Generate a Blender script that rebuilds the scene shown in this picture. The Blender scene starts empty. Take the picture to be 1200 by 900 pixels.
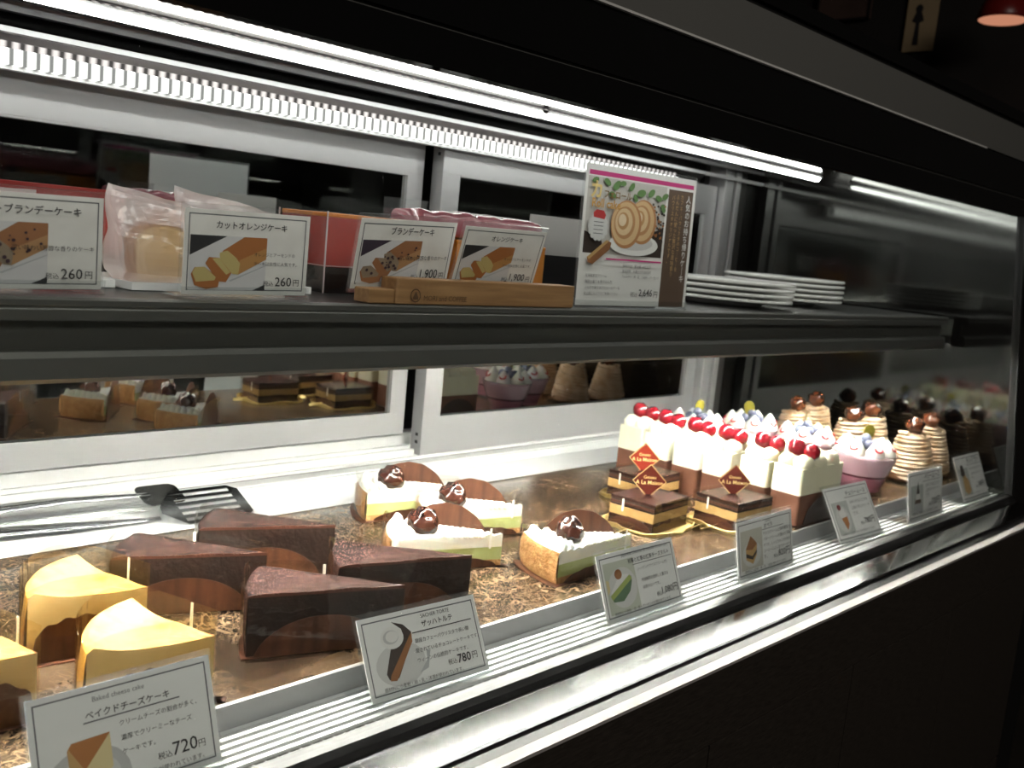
import bpy, math, random
from mathutils import Matrix, Vector, noise
PI = math.pi
sc = bpy.context.scene
COL = sc.collection
random.seed(7)

# ------------------------------------------------------------------ camera
cam_d = bpy.data.cameras.new('camera')
cam = bpy.data.objects.new('camera', cam_d)
COL.objects.link(cam)
RIGHT = Vector((0.69355, -0.71425, 0.09403))
UP = Vector((0.04061, 0.16908, 0.98477))
BACK = Vector((-0.71926, -0.67917, 0.14627))
RIGHT.normalize()
BACK = (BACK - RIGHT * BACK.dot(RIGHT)).normalized()
UP = BACK.cross(RIGHT)
m = Matrix.Identity(4)
for i in range(3):
    m[i][0], m[i][1], m[i][2] = RIGHT[i], UP[i], BACK[i]
m.translation = Vector((0.0, -0.45, 0.35))
cam.matrix_world = m
cam_d.sensor_width = 36.0
cam_d.lens = 1151.15 / 1200 * 36.0
cam_d.clip_start = 0.01
cam_d.clip_end = 50
cam_d.dof.use_dof = True
cam_d.dof.focus_distance = 0.86
cam_d.dof.aperture_fstop = 10.5
sc.camera = cam

# ------------------------------------------------------------------ world, exposure, added shop fill light
sc.view_settings.view_transform = 'Standard'
sc.view_settings.look = 'None'
sc.view_settings.gamma = 1.0
sc.view_settings.use_curve_mapping = False
sc.view_settings.exposure = 0.0
LED_FRONT, LED_REAR, LED_SHELF, LED_HEADER_FILL = 24.0, 2.3, 215.0, 12.0
SHOP_FILL = 26.0
w = bpy.data.worlds.new('shop_ambient')
sc.world = w
w.use_nodes = True
w.node_tree.nodes['Background'].inputs[0].default_value = (1.0, 0.85, 0.7, 1)
w.node_tree.nodes['Background'].inputs[1].default_value = 0.012
try:
    sc.cycles.max_bounces = 14
    sc.cycles.transparent_max_bounces = 40
    sc.cycles.glossy_bounces = 8
    sc.cycles.diffuse_bounces = 4
    sc.cycles.sample_clamp_indirect = 6.0
except Exception:
    pass


def area_lamp(name, loc, target, sx, sy, watts, col):
    d = bpy.data.lights.new(name, 'AREA')
    d.shape = 'RECTANGLE'
    d.size, d.size_y, d.energy, d.color = sx, sy, watts, col
    o = bpy.data.objects.new(name, d)
    COL.objects.link(o)
    o.location = loc
    o.rotation_euler = (Vector(target) - Vector(loc)).to_track_quat('-Z', 'Y').to_euler()
    return o


area_lamp('shop_fill_light', (0.2, -2.3, 1.75), (0.9, 0.3, 0.2), 1.6, 0.5, SHOP_FILL, (1.0, 0.93, 0.84))  # unseen area lamp added behind the camera to light the fronts

# ------------------------------------------------------------------ materials
MATS = {}


def mat(name, col, rough=0.5, metal=0.0, spec=0.5, col2=None, scale=20.0, lo=0.35, hi=0.65, detail=4.0,
        bump=0.0, bscale=None, emit=0.0, coat=0.0, sss=0.0, stretch=None):
    if name in MATS:
        return MATS[name]
    a = bpy.data.materials.new(name)
    a.use_nodes = True
    nt = a.node_tree
    b = nt.nodes['Principled BSDF']
    b.inputs['Base Color'].default_value = (*col, 1)
    b.inputs['Roughness'].default_value = rough
    b.inputs['Metallic'].default_value = metal
    b.inputs['Specular IOR Level'].default_value = spec
    if coat:
        b.inputs['Coat Weight'].default_value = coat
        b.inputs['Coat Roughness'].default_value = 0.08
    if sss:
        b.inputs['Subsurface Weight'].default_value = sss
        b.inputs['Subsurface Radius'].default_value = (0.01, 0.007, 0.004)
        b.inputs['Subsurface Scale'].default_value = 1.0
    if emit:
        b.inputs['Emission Color'].default_value = (*col, 1)
        b.inputs['Emission Strength'].default_value = emit
    vec = None
    if col2 or bump:
        tc = nt.nodes.new('ShaderNodeTexCoord')
        vec = tc.outputs['Object']
        if stretch:
            mp = nt.nodes.new('ShaderNodeMapping')
            mp.inputs['Scale'].default_value = stretch
            nt.links.new(vec, mp.inputs[0])
            vec = mp.outputs[0]
    if col2:
        n = nt.nodes.new('ShaderNodeTexNoise')
        n.inputs['Scale'].default_value = scale
        n.inputs['Detail'].default_value = detail
        nt.links.new(vec, n.inputs['Vector'])
        r = nt.nodes.new('ShaderNodeValToRGB')
        r.color_ramp.elements[0].position, r.color_ramp.elements[0].color = lo, (*col, 1)
        r.color_ramp.elements[1].position, r.color_ramp.elements[1].color = hi, (*col2, 1)
        nt.links.new(n.outputs[0], r.inputs[0])
        nt.links.new(r.outputs[0], b.inputs['Base Color'])
    if bump:
        n = nt.nodes.new('ShaderNodeTexNoise')
        n.inputs['Scale'].default_value = bscale or scale
        n.inputs['Detail'].default_value = 5
        nt.links.new(vec, n.inputs['Vector'])
        bp = nt.nodes.new('ShaderNodeBump')
        bp.inputs['Strength'].default_value = bump
        bp.inputs['Distance'].default_value = 0.004
        nt.links.new(n.outputs[0], bp.inputs['Height'])
        nt.links.new(bp.outputs[0], b.inputs['Normal'])
    MATS[name] = a
    return a


def clear_mat(name, tint=(1, 1, 1), ior=1.45, rough=0.02, haze=0.0, hazecol=(0.9, 0.9, 0.9), dust=False, gain=1.0, bump=0.0):
    """clear sheet: passes light straight through and mirrors by Fresnel"""
    if name in MATS:
        return MATS[name]
    a = bpy.data.materials.new(name)
    a.use_nodes = True
    nt = a.node_tree
    nt.nodes.remove(nt.nodes['Principled BSDF'])
    out = nt.nodes['Material Output']
    tr = nt.nodes.new('ShaderNodeBsdfTransparent')
    tr.inputs[0].default_value = (*tint, 1)
    gl = nt.nodes.new('ShaderNodeBsdfGlossy')
    gl.inputs['Roughness'].default_value = rough
    gl.inputs['Color'].default_value = (1, 1, 1, 1)
    fr = nt.nodes.new('ShaderNodeFresnel')
    geo = nt.nodes.new('ShaderNodeNewGeometry')          # same reflectance on the way in and on the way out
    io = nt.nodes.new('ShaderNodeMapRange')
    io.inputs['To Min'].default_value = ior
    io.inputs['To Max'].default_value = 1.0 / ior
    nt.links.new(geo.outputs['Backfacing'], io.inputs['Value'])
    nt.links.new(io.outputs[0], fr.inputs['IOR'])
    fac = fr.outputs[0]
    if gain != 1.0:
        mu = nt.nodes.new('ShaderNodeMath')
        mu.operation = 'MULTIPLY'
        mu.use_clamp = True
        mu.inputs[1].default_value = gain
        nt.links.new(fac, mu.inputs[0])
        fac = mu.outputs[0]
    mx = nt.nodes.new('ShaderNodeMixShader')
    nt.links.new(fac, mx.inputs[0])
    nt.links.new(tr.outputs[0], mx.inputs[1])
    nt.links.new(gl.outputs[0], mx.inputs[2])
    last = mx
    if haze or dust:
        df = nt.nodes.new('ShaderNodeBsdfTranslucent' if not dust else 'ShaderNodeBsdfTranslucent')
        df.inputs[0].default_value = (*hazecol, 1)
        m2 = nt.nodes.new('ShaderNodeMixShader')
        m2.inputs[0].default_value = haze
        if dust:
            tc = nt.nodes.new('ShaderNodeTexCoord')
            vo = nt.nodes.new('ShaderNodeTexVoronoi')
            vo.inputs['Scale'].default_value = 260
            nt.links.new(tc.outputs['Object'], vo.inputs['Vector'])
            lt = nt.nodes.new('ShaderNodeMath')
            lt.operation = 'LESS_THAN'
            lt.inputs[1].default_value = 0.07
            nt.links.new(vo.outputs['Distance'], lt.inputs[0])
            mu2 = nt.nodes.new('ShaderNodeMath')
            mu2.operation = 'MULTIPLY'
            mu2.inputs[1].default_value = 0.10
            nt.links.new(lt.outputs[0], mu2.inputs[0])
            nt.links.new(mu2.outputs[0], m2.inputs[0])
        nt.links.new(last.outputs[0], m2.inputs[1])
        nt.links.new(df.outputs[0], m2.inputs[2])
        last = m2
    if bump:
        tc = nt.nodes.new('ShaderNodeTexCoord')
        n = nt.nodes.new('ShaderNodeTexNoise')
        n.inputs['Scale'].default_value = 45
        nt.links.new(tc.outputs['Object'], n.inputs['Vector'])
        bp = nt.nodes.new('ShaderNodeBump')
        bp.inputs['Strength'].default_value = bump
        bp.inputs['Distance'].default_value = 0.01
        nt.links.new(n.outputs[0], bp.inputs['Height'])
        nt.links.new(bp.outputs[0], gl.inputs['Normal'])
    nt.links.new(last.outputs[0], out.inputs['Surface'])
    MATS[name] = a
    return a


def led_mat(name, strength, dots=0.0, col=(1.0, 0.985, 0.955)):
    a = bpy.data.materials.new(name)
    a.use_nodes = True
    nt = a.node_tree
    nt.nodes.remove(nt.nodes['Principled BSDF'])
    e = nt.nodes.new('ShaderNodeEmission')
    e.inputs[0].default_value = (*col, 1)
    e.inputs[1].default_value = strength
    if dots:                                   # separate diodes behind the diffuser
        tc = nt.nodes.new('ShaderNodeTexCoord')
        sx = nt.nodes.new('ShaderNodeSeparateXYZ')
        nt.links.new(tc.outputs['Object'], sx.inputs[0])
        mu = nt.nodes.new('ShaderNodeMath'); mu.operation = 'MULTIPLY'; mu.inputs[1].default_value = 2 * PI / dots
        nt.links.new(sx.outputs[0], mu.inputs[0])
        si = nt.nodes.new('ShaderNodeMath'); si.operation = 'SINE'
        nt.links.new(mu.outputs[0], si.inputs[0])
        mr = nt.nodes.new('ShaderNodeMapRange')
        mr.inputs['From Min'].default_value = -0.8
        mr.inputs['From Max'].default_value = 0.8
        mr.inputs['To Min'].default_value = strength * 0.15
        mr.inputs['To Max'].default_value = strength * 1.9
        nt.links.new(si.outputs[0], mr.inputs['Value'])
        nt.links.new(mr.outputs[0], e.inputs[1])
    nt.links.new(e.outputs[0], nt.nodes['Material Output'].inputs['Surface'])
    return a


def marble_mat():
    a = bpy.data.materials.new('brown_marble')
    a.use_nodes = True
    nt = a.node_tree
    b = nt.nodes['Principled BSDF']
    b.inputs['Roughness'].default_value = 0.16
    tc = nt.nodes.new('ShaderNodeTexCoord')
    n0 = nt.nodes.new('ShaderNodeTexNoise')
    n0.inputs['Scale'].default_value = 14
    n0.inputs['Detail'].default_value = 6
    nt.links.new(tc.outputs['Object'], n0.inputs['Vector'])
    def veins(scale, width, dist):
        """thin ridge lines where a warped noise crosses its middle value"""
        v = nt.nodes.new('ShaderNodeTexNoise')
        v.inputs['Scale'].default_value = scale
        v.inputs['Detail'].default_value = 3.0
        v.inputs['Distortion'].default_value = dist
        nt.links.new(tc.outputs['Object'], v.inputs['Vector'])
        sb = nt.nodes.new('ShaderNodeMath'); sb.operation = 'SUBTRACT'; sb.inputs[1].default_value = 0.5
        ab = nt.nodes.new('ShaderNodeMath'); ab.operation = 'ABSOLUTE'
        nt.links.new(v.outputs[0], sb.inputs[0])
        nt.links.new(sb.outputs[0], ab.inputs[0])
        r = nt.nodes.new('ShaderNodeMapRange')
        r.inputs['From Min'].default_value = 0.0
        r.inputs['From Max'].default_value = width
        r.inputs['To Min'].default_value = 1.0
        r.inputs['To Max'].default_value = 0.0
        nt.links.new(ab.outputs[0], r.inputs['Value'])
        return r
    v1, v2 = veins(16, 0.018, 1.6), veins(60, 0.030, 3.0)
    mx = nt.nodes.new('ShaderNodeMath'); mx.operation = 'MAXIMUM'
    sc2 = nt.nodes.new('ShaderNodeMath'); sc2.operation = 'MULTIPLY'; sc2.inputs[1].default_value = 0.8
    nt.links.new(v2.outputs[0], sc2.inputs[0])
    nt.links.new(v1.outputs[0], mx.inputs[0])
    nt.links.new(sc2.outputs[0], mx.inputs[1])
    n1 = nt.nodes.new('ShaderNodeTexNoise')
    n1.inputs['Scale'].default_value = 9
    n1.inputs['Detail'].default_value = 5
    nt.links.new(tc.outputs['Object'], n1.inputs['Vector'])
    mk = nt.nodes.new('ShaderNodeMapRange')
    mk.inputs['From Min'].default_value = 0.35
    mk.inputs['From Max'].default_value = 0.65
    nt.links.new(n1.outputs[0], mk.inputs['Value'])
    mk2 = nt.nodes.new('ShaderNodeMath'); mk2.operation = 'MULTIPLY'
    nt.links.new(mx.outputs[0], mk2.inputs[0])
    nt.links.new(mk.outputs[0], mk2.inputs[1])
    base = nt.nodes.new('ShaderNodeValToRGB')
    base.color_ramp.elements[0].color = (0.030, 0.0175, 0.011, 1)
    base.color_ramp.elements[0].position = 0.35
    base.color_ramp.elements[1].color = (0.088, 0.054, 0.032, 1)
    base.color_ramp.elements[1].position = 0.68
    nt.links.new(n0.outputs[0], base.inputs[0])
    mc = nt.nodes.new('ShaderNodeMix')
    mc.data_type = 'RGBA'
    mc.inputs[7].default_value = (0.33, 0.225, 0.135, 1)
    nt.links.new(mk2.outputs[0], mc.inputs[0])
    nt.links.new(base.outputs[0], mc.inputs[6])
    nt.links.new(mc.outputs[2], b.inputs['Base Color'])
    return a


def fascia_mat():
    return mat('dark_brown_laminate', (0.020, 0.016, 0.013), 0.5, spec=0.3, col2=(0.032, 0.026, 0.021), scale=60, bump=0.05, stretch=(1, 1, 8))


STEEL = mat('brushed_steel', (0.62, 0.62, 0.61), 0.28, 1.0, bump=0.03, bscale=400, stretch=(0.05, 1, 1))
POLISH = mat('polished_steel', (0.72, 0.72, 0.72), 0.10, 1.0)
ALU = mat('satin_aluminium', (0.52, 0.52, 0.525), 0.34, 0.55)
SHELFMET = mat('grey_shelf_metal', (0.13, 0.13, 0.12), 0.42, 0.6)
WHITEM = mat('white_coated_metal', (0.78, 0.79, 0.79), 0.32)
DARKM = mat('dark_mirror_metal', (0.28, 0.255, 0.255), 0.05, 1.0)
BLACKG = mat('black_gloss', (0.006, 0.006, 0.006), 0.08, spec=0.5)
BLACKR = mat('black_rubber', (0.008, 0.008, 0.008), 0.35)
MIRROR = mat('door_mirror', (0.50, 0.51, 0.50), 0.015, 1.0)
ENDMIR = mat('dark_end_glass', (0.085, 0.088, 0.083), 0.07, 1.0)
GLASS = clear_mat('front_glass', (0.96, 0.98, 0.97), 1.45, 0.0, dust=True)
ACRYL = clear_mat('acrylic', (0.97, 0.98, 0.98), 1.5, 0.03, haze=0.03, gain=1.2)
FILM = clear_mat('clear_film', (0.98, 0.97, 0.95), 1.45, 0.03, gain=0.9, bump=0.06)
FILMY = clear_mat('amber_film', (0.975, 0.94, 0.85), 1.5, 0.06, gain=0.9, bump=0.08)
BAG = clear_mat('wrinkled_bag', (0.96, 0.93, 0.92), 1.5, 0.12, haze=0.42, hazecol=(0.97, 0.92, 0.90), gain=2.0, bump=0.5)
FILM_GLINT = mat('painted_film_glint', (0.85, 0.82, 0.76), 0.4)  # whitish colour for edge highlights painted on the clear film
PAPERW = mat('white_card', (0.80, 0.80, 0.79), 0.55)
PAPERG = mat('cream_card', (0.76, 0.74, 0.71), 0.6, col2=(0.70, 0.68, 0.65), scale=60)
INK = mat('black_ink', (0.02, 0.018, 0.02), 0.6)
GREYINK = mat('grey_ink', (0.10, 0.10, 0.11), 0.6)
BROWNPAPER = mat('brown_glassine', (0.070, 0.025, 0.012), 0.42, col2=(0.13, 0.050, 0.026), scale=90, stretch=(1, 1, 0.15))
MARBLE = marble_mat()


# ------------------------------------------------------------------ mesh helper
class MB:
    def __init__(self):
        self.v, self.f, self.m, self.s = [], [], [], []

    def add(self, vs, fs, mi=0, smooth=False, M=None):
        o = len(self.v)
        self.v += [(M @ Vector(p)) if M else Vector(p) for p in vs]
        for k, f in enumerate(fs):
            self.f.append(tuple(o + i for i in f))
            self.m.append(mi[k] if isinstance(mi, (list, tuple)) else mi)
            self.s.append(smooth)
        return self

    def box(self, x0, x1, y0, y1, z0, z1, mi=0, M=None):
        vs = [(x0, y0, z0), (x1, y0, z0), (x1, y1, z0), (x0, y1, z0), (x0, y0, z1), (x1, y0, z1), (x1, y1, z1), (x0, y1, z1)]
        fs = [(0, 3, 2, 1), (4, 5, 6, 7), (0, 1, 5, 4), (1, 2, 6, 5), (2, 3, 7, 6), (3, 0, 4, 7)]
        return self.add(vs, fs, mi, False, M)

    def rbox(self, x0, x1, y0, y1, z0, z1, r, mi=0, M=None, seg=3):
        """box with rounded vertical edges and a small chamfer round the top"""
        pts = []
        for cx, cy, a0 in ((x1 - r, y1 - r, 0), (x0 + r, y1 - r, 90), (x0 + r, y0 + r, 180), (x1 - r, y0 + r, 270)):
            for k in range(seg + 1):
                a = math.radians(a0 + 90 * k / seg)
                pts.append((cx + r * math.cos(a), cy + r * math.sin(a)))
        return self.prism(pts, z0, z1, mi, M)

    def prism(self, pts, z0, z1, mi=0, M=None):
        n = len(pts)
        vs = [(x, y, z0) for x, y in pts] + [(x, y, z1) for x, y in pts]
        fs = [tuple(range(n))[::-1], tuple(range(n, 2 * n))] + [(i, (i + 1) % n, n + (i + 1) % n, n + i) for i in range(n)]
        return self.add(vs, fs, mi, False, M)

    def xprofile(self, pts, x0, x1, mi=0, M=None, smooth=False):
        """(y, z) outline swept along x"""
        n = len(pts)
        vs = [(x0, y, z) for y, z in pts] + [(x1, y, z) for y, z in pts]
        fs = [tuple(range(n)), tuple(range(n, 2 * n))[::-1]] + [(i, n + i, n + (i + 1) % n, (i + 1) % n) for i in range(n)]
        return self.add(vs, fs, mi, smooth, M)

    def lathe(self, prof, n=32, mi=0, M=None, smooth=True, wob=None):
        vs, fs, ms = [], [], []
        for j, (r, z) in enumerate(prof):
            for i in range(n):
                a = 2 * PI * i / n
                rr = r + (wob(j, a) if wob else 0)
                vs.append((rr * math.cos(a), rr * math.sin(a), z))
        for j in range(len(prof) - 1):
            for i in range(n):
                fs.append((j * n + i, j * n + (i + 1) % n, (j + 1) * n + (i + 1) % n, (j + 1) * n + i))
                ms.append(mi[j] if isinstance(mi, (list, tuple)) else mi)
        if prof[0][0] > 1e-5:
            fs.append(tuple(range(n))[::-1]); ms.append(ms[0])
        if prof[-1][0] > 1e-5:
            fs.append(tuple(range((len(prof) - 1) * n, len(prof) * n))); ms.append(ms[-2] if len(ms) > 1 else ms[0])
        return self.add(vs, fs, ms, smooth, M)

    def tube(self, path, r, n=8, mi=0, M=None, closed=False):
        vs, fs = [], []
        P = [Vector(p) for p in path]
        L = len(P)
        for j, p in enumerate(P):
            t = (P[(j + 1) % L] - P[j - 1]) if closed else (P[min(j + 1, L - 1)] - P[max(j - 1, 0)])
            t.normalize()
            up = Vector((0, 0, 1)) if abs(t.z) < 0.9 else Vector((1, 0, 0))
            a = t.cross(up).normalized()
            b = a.cross(t)
            rr = r[j] if isinstance(r, (list, tuple)) else r
            for i in range(n):
                q = 2 * PI * i / n
                vs.append(p + a * rr * math.cos(q) + b * rr * math.sin(q))
        for j in range(L if closed else L - 1):
            k = (j + 1) % L
            for i in range(n):
                fs.append((j * n + i, j * n + (i + 1) % n, k * n + (i + 1) % n, k * n + i))
        if not closed:
            fs.append(tuple(range(n))[::-1]); fs.append(tuple(range((L - 1) * n, L * n)))
        return self.add(vs, fs, mi, True, M)

    def ball(self, c, r, nu=14, nv=9, mi=0, bump=0.0, seed=0.0, M=None, low=-1.0):
        rx, ry, rz = r if isinstance(r, (tuple, list)) else (r, r, r)
        vs, fs = [], []
        for j in range(nv + 1):
            ph = -PI / 2 + PI * j / nv
            for i in range(nu):
                a = 2 * PI * i / nu
                d = Vector((math.cos(ph) * math.cos(a), math.cos(ph) * math.sin(a), math.sin(ph)))
                k = 1 + (bump * noise.noise(d * 2.2 + Vector((seed, seed * 1.7, 3.1))) if bump else 0)
                vs.append((c[0] + d.x * rx * k, c[1] + d.y * ry * k, c[2] + max(d.z, low) * rz * k))
        for j in range(nv):
            for i in range(nu):
                fs.append((j * nu + i, j * nu + (i + 1) % nu, (j + 1) * nu + (i + 1) % nu, (j + 1) * nu + i))
        return self.add(vs, fs, mi, True, M)

    def sheet(self, lo, hi, t=0.0004, mi=0, M=None):
        """upright thin sheet between a bottom line and a top line, with real thickness"""
        n = len(lo)
        lo = [Vector(p) for p in lo]
        hi = [Vector(p) for p in hi]
        off = []
        for j in range(n):
            d = lo[min(j + 1, n - 1)] - lo[max(j - 1, 0)]
            off.append(Vector((-d.y, d.x, 0)).normalized() * t)
        vs = lo + hi + [a + o for a, o in zip(lo, off)] + [a + o for a, o in zip(hi, off)]
        fs = []
        for j in range(n - 1):
            fs.append((j, j + 1, n + j + 1, n + j))
            fs.append((2 * n + j, 3 * n + j, 3 * n + j + 1, 2 * n + j + 1))
            fs.append((n + j, n + j + 1, 3 * n + j + 1, 3 * n + j))
            fs.append((j, 2 * n + j, 2 * n + j + 1, j + 1))
        fs.append((0, n, 3 * n, 2 * n))
        fs.append((n - 1, 3 * n - 1, 4 * n - 1, 2 * n - 1))
        return self.add(vs, fs, mi, False, M)

    def build(self, name, mats, parent=None, loc=None, rot=None, bevel=0.0):
        me = bpy.data.meshes.new(name)
        me.from_pydata([tuple(v) for v in self.v], [], self.f)
        for a in (mats if isinstance(mats, (list, tuple)) else [mats]):
            me.materials.append(a)
        me.polygons.foreach_set('material_index', self.m)
        me.polygons.foreach_set('use_smooth', self.s)
        me.update()
        o = bpy.data.objects.new(name, me)
        COL.objects.link(o)
        if parent:
            o.parent = parent
        if loc:
            o.location = loc
        if rot:
            o.rotation_euler = rot
        if bevel:
            b = o.modifiers.new('bevel', 'BEVEL')
            b.width = bevel
            b.segments = 2
            b.limit_method = 'ANGLE'
        return o


def tag(o, label, cat, group=None):
    o['label'] = label
    o['category'] = cat
    if group:
        o['group'] = group
    return o


def thing(name, label, cat, loc=(0, 0, 0), rz=0.0, group=None):
    o = bpy.data.objects.new(name, None)
    o.empty_display_size = 0.02
    COL.objects.link(o)
    o.location = loc
    o.rotation_euler = (0, 0, rz)
    return tag(o, label, cat, group)


def structure(o):
    o['kind'] = 'structure'
    return o


def dup(root, loc, rz, label):
    def cp(o, parent):
        c = o.copy()
        COL.objects.link(c)
        c.parent = parent
        for ch in [x for x in bpy.data.objects if x.parent == o]:
            cp(ch, c)
        return c
    r = cp(root, None)
    r.location = loc
    r.rotation_euler = (0, 0, rz)
    r['label'] = label
    return r


# ------------------------------------------------------------------ lettering
_tc = {}


def text_shape(s, bold=0.0, spacing=1.0):
    key = (s, bold, spacing)
    if key in _tc:
        return _tc[key]
    c = bpy.data.curves.new('lettering', 'FONT')
    c.body = s
    c.size = 1.0
    c.resolution_u = 2
    c.offset = bold
    c.space_line = spacing
    o = bpy.data.objects.new('lettering', c)
    COL.objects.link(o)
    dg = bpy.context.evaluated_depsgraph_get()
    me = bpy.data.meshes.new_from_object(o.evaluated_get(dg))
    vs = [v.co.copy() for v in me.vertices]
    fs = [tuple(p.vertices) for p in me.polygons]
    bpy.data.objects.remove(o)
    bpy.data.curves.remove(c)
    bpy.data.meshes.remove(me)
    if vs:
        x0 = min(v.x for v in vs); x1 = max(v.x for v in vs)
        y0 = min(v.y for v in vs); y1 = max(v.y for v in vs)
    else:
        x0 = x1 = y0 = y1 = 0
    _tc[key] = (vs, fs, x0, x1, y0, y1)
    return _tc[key]


class Print:
    """flat printing on a card: u right, v up, card plane facing local -Y"""
    def __init__(self, w, h):
        self.mb, self.w, self.h, self.k = MB(), w, h, 0
        self.mats = []

    def mi(self, a):
        if a not in self.mats:
            self.mats.append(a)
        return self.mats.index(a)

    def poly(self, pts, a, lift=None):
        self.k += 1
        y = -0.0006 - 0.00003 * self.k
        pts = [((u - 0.5) * self.w, y, v * self.h) for u, v in pts]
        self.mb.add(pts, [tuple(range(len(pts)))], self.mi(a))

    def rect(self, u0, v0, u1, v1, a):
        self.poly([(u0, v0), (u1, v0), (u1, v1), (u0, v1)], a)

    def disc(self, u, v, ru, rv, a, n=24):
        self.poly([(u + ru * math.cos(2 * PI * i / n), max(0.045, v + rv * math.sin(2 * PI * i / n))) for i in range(n)], a)

    def text(self, s, u, v, a, width=None, height=None, bold=0.0, align='l', spacing=1.0):
        """u, v: lower left (or centre / right by align) corner; width or height in card fractions"""
        vs, fs, x0, x1, y0, y1 = text_shape(s, bold, spacing)
        if not vs:
            return
        k = width * self.w / (x1 - x0) if width else height * self.h / (y1 - y0)
        self.k += 1
        y = -0.0006 - 0.00003 * self.k
        ox = {'l': 0.0, 'c': -(x1 - x0) / 2, 'r': -(x1 - x0)}[align]
        ky = height * self.h / (y1 - y0) if (width and height) else k
        self.mb.add([((u - 0.5) * self.w + (p.x - x0 + ox) * k, y, v * self.h + (p.y - y0) * ky) for p in vs], fs, self.mi(a))

    def frame(self, a, d=0.03, t=0.008):
        dv = d * self.w / self.h
        tv = t * self.w / self.h
        self.rect(d, dv, 1 - d, dv + tv, a)
        self.rect(d, 1 - dv - tv, 1 - d, 1 - dv, a)
        self.rect(d, dv, d + t, 1 - dv, a)
        self.rect(1 - d - t, dv, 1 - d, 1 - dv, a)


def bake(mb, M):
    mb.v = [M @ v for v in mb.v]


def tilt(lean, roll):
    return Matrix.Rotation(-math.radians(lean), 4, 'X') @ Matrix.Rotation(-math.radians(roll), 4, 'Y')


def price_card(label, loc, yaw, lean, roll, w, h, draw, paper, group, foot=0.034, border=True):
    r = thing('price_card', label, 'price card', loc, math.radians(yaw), group)
    M = tilt(lean, roll)
    c = MB().box(-w / 2, w / 2, -0.0006, 0.0, 0.0, h)
    bake(c, M)
    card = c.build('card', paper, r)
    p = Print(w, h)
    if border:
        p.frame(GREYINK)
    draw(p)
    bake(p.mb, M)
    p.mb.build('print', p.mats, card)
    s = MB().box(-w / 2 - .002, w / 2 + .002, 0.0006, 0.0022, -0.001, h + 0.004)
    s.box(-w / 2 - .002, w / 2 + .002, -0.0030, -0.0018, -0.001, 0.006)
    s.box(-w / 2 - .002, w / 2 + .002, -0.0030, 0.0022, -0.0028, -0.001)
    bake(s, M)
    if foot:
        s.box(-w / 2 - .002, w / 2 + .002, -0.003, foot, -0.0030, -0.0012)
    s.build('acrylic_holder', ACRYL, r)
    return r

# ================================================================== room shell
def room():
    wallm = mat('dark_shop_wall', (0.012, 0.010, 0.009), 0.7, col2=(0.02, 0.016, 0.014), scale=3)
    floorm = mat('dark_floor_tile', (0.03, 0.026, 0.022), 0.35, col2=(0.045, 0.038, 0.03), scale=6)
    structure(MB().box(-2.0, 3.4, -3.2, 2.6, -1.0, -0.95).build('floor', floorm))
    structure(MB().box(-2.0, 3.4, -3.2, 2.6, 1.95, 2.0).build('ceiling', wallm))
    structure(MB().box(-2.05, -2.0, -3.2, 2.6, -1.0, 2.0).build('wall_left', wallm))
    structure(MB().box(3.4, 3.45, -3.2, 2.6, -1.0, 2.0).build('wall_right', wallm))
    structure(MB().box(-2.0, 3.4, 2.6, 2.65, -1.0, 2.0).build('wall_back', wallm))
    structure(MB().box(-2.0, 3.4, -3.25, -3.2, -1.0, 2.0).build('wall_front', wallm))


room()

# ================================================================== the display case
X0, X1 = -0.10, 1.86
case = thing('display_case', 'long refrigerated cake display case with slanted front glass and mirrored sliding doors', 'display case', (0, 0, -0.95))
DZ = 0.95


def part(mb, name, mats, parent=None, bevel=0.0):
    bake(mb, Matrix.Translation((0, 0, DZ)) if (parent is None) else Matrix.Identity(4))
    return mb.build(name, mats, parent or case, bevel=bevel)


def subpart(mb, name, mats, parent):
    bake(mb, Matrix.Translation((0, 0, DZ)))
    return mb.build(name, mats, parent)


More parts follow.
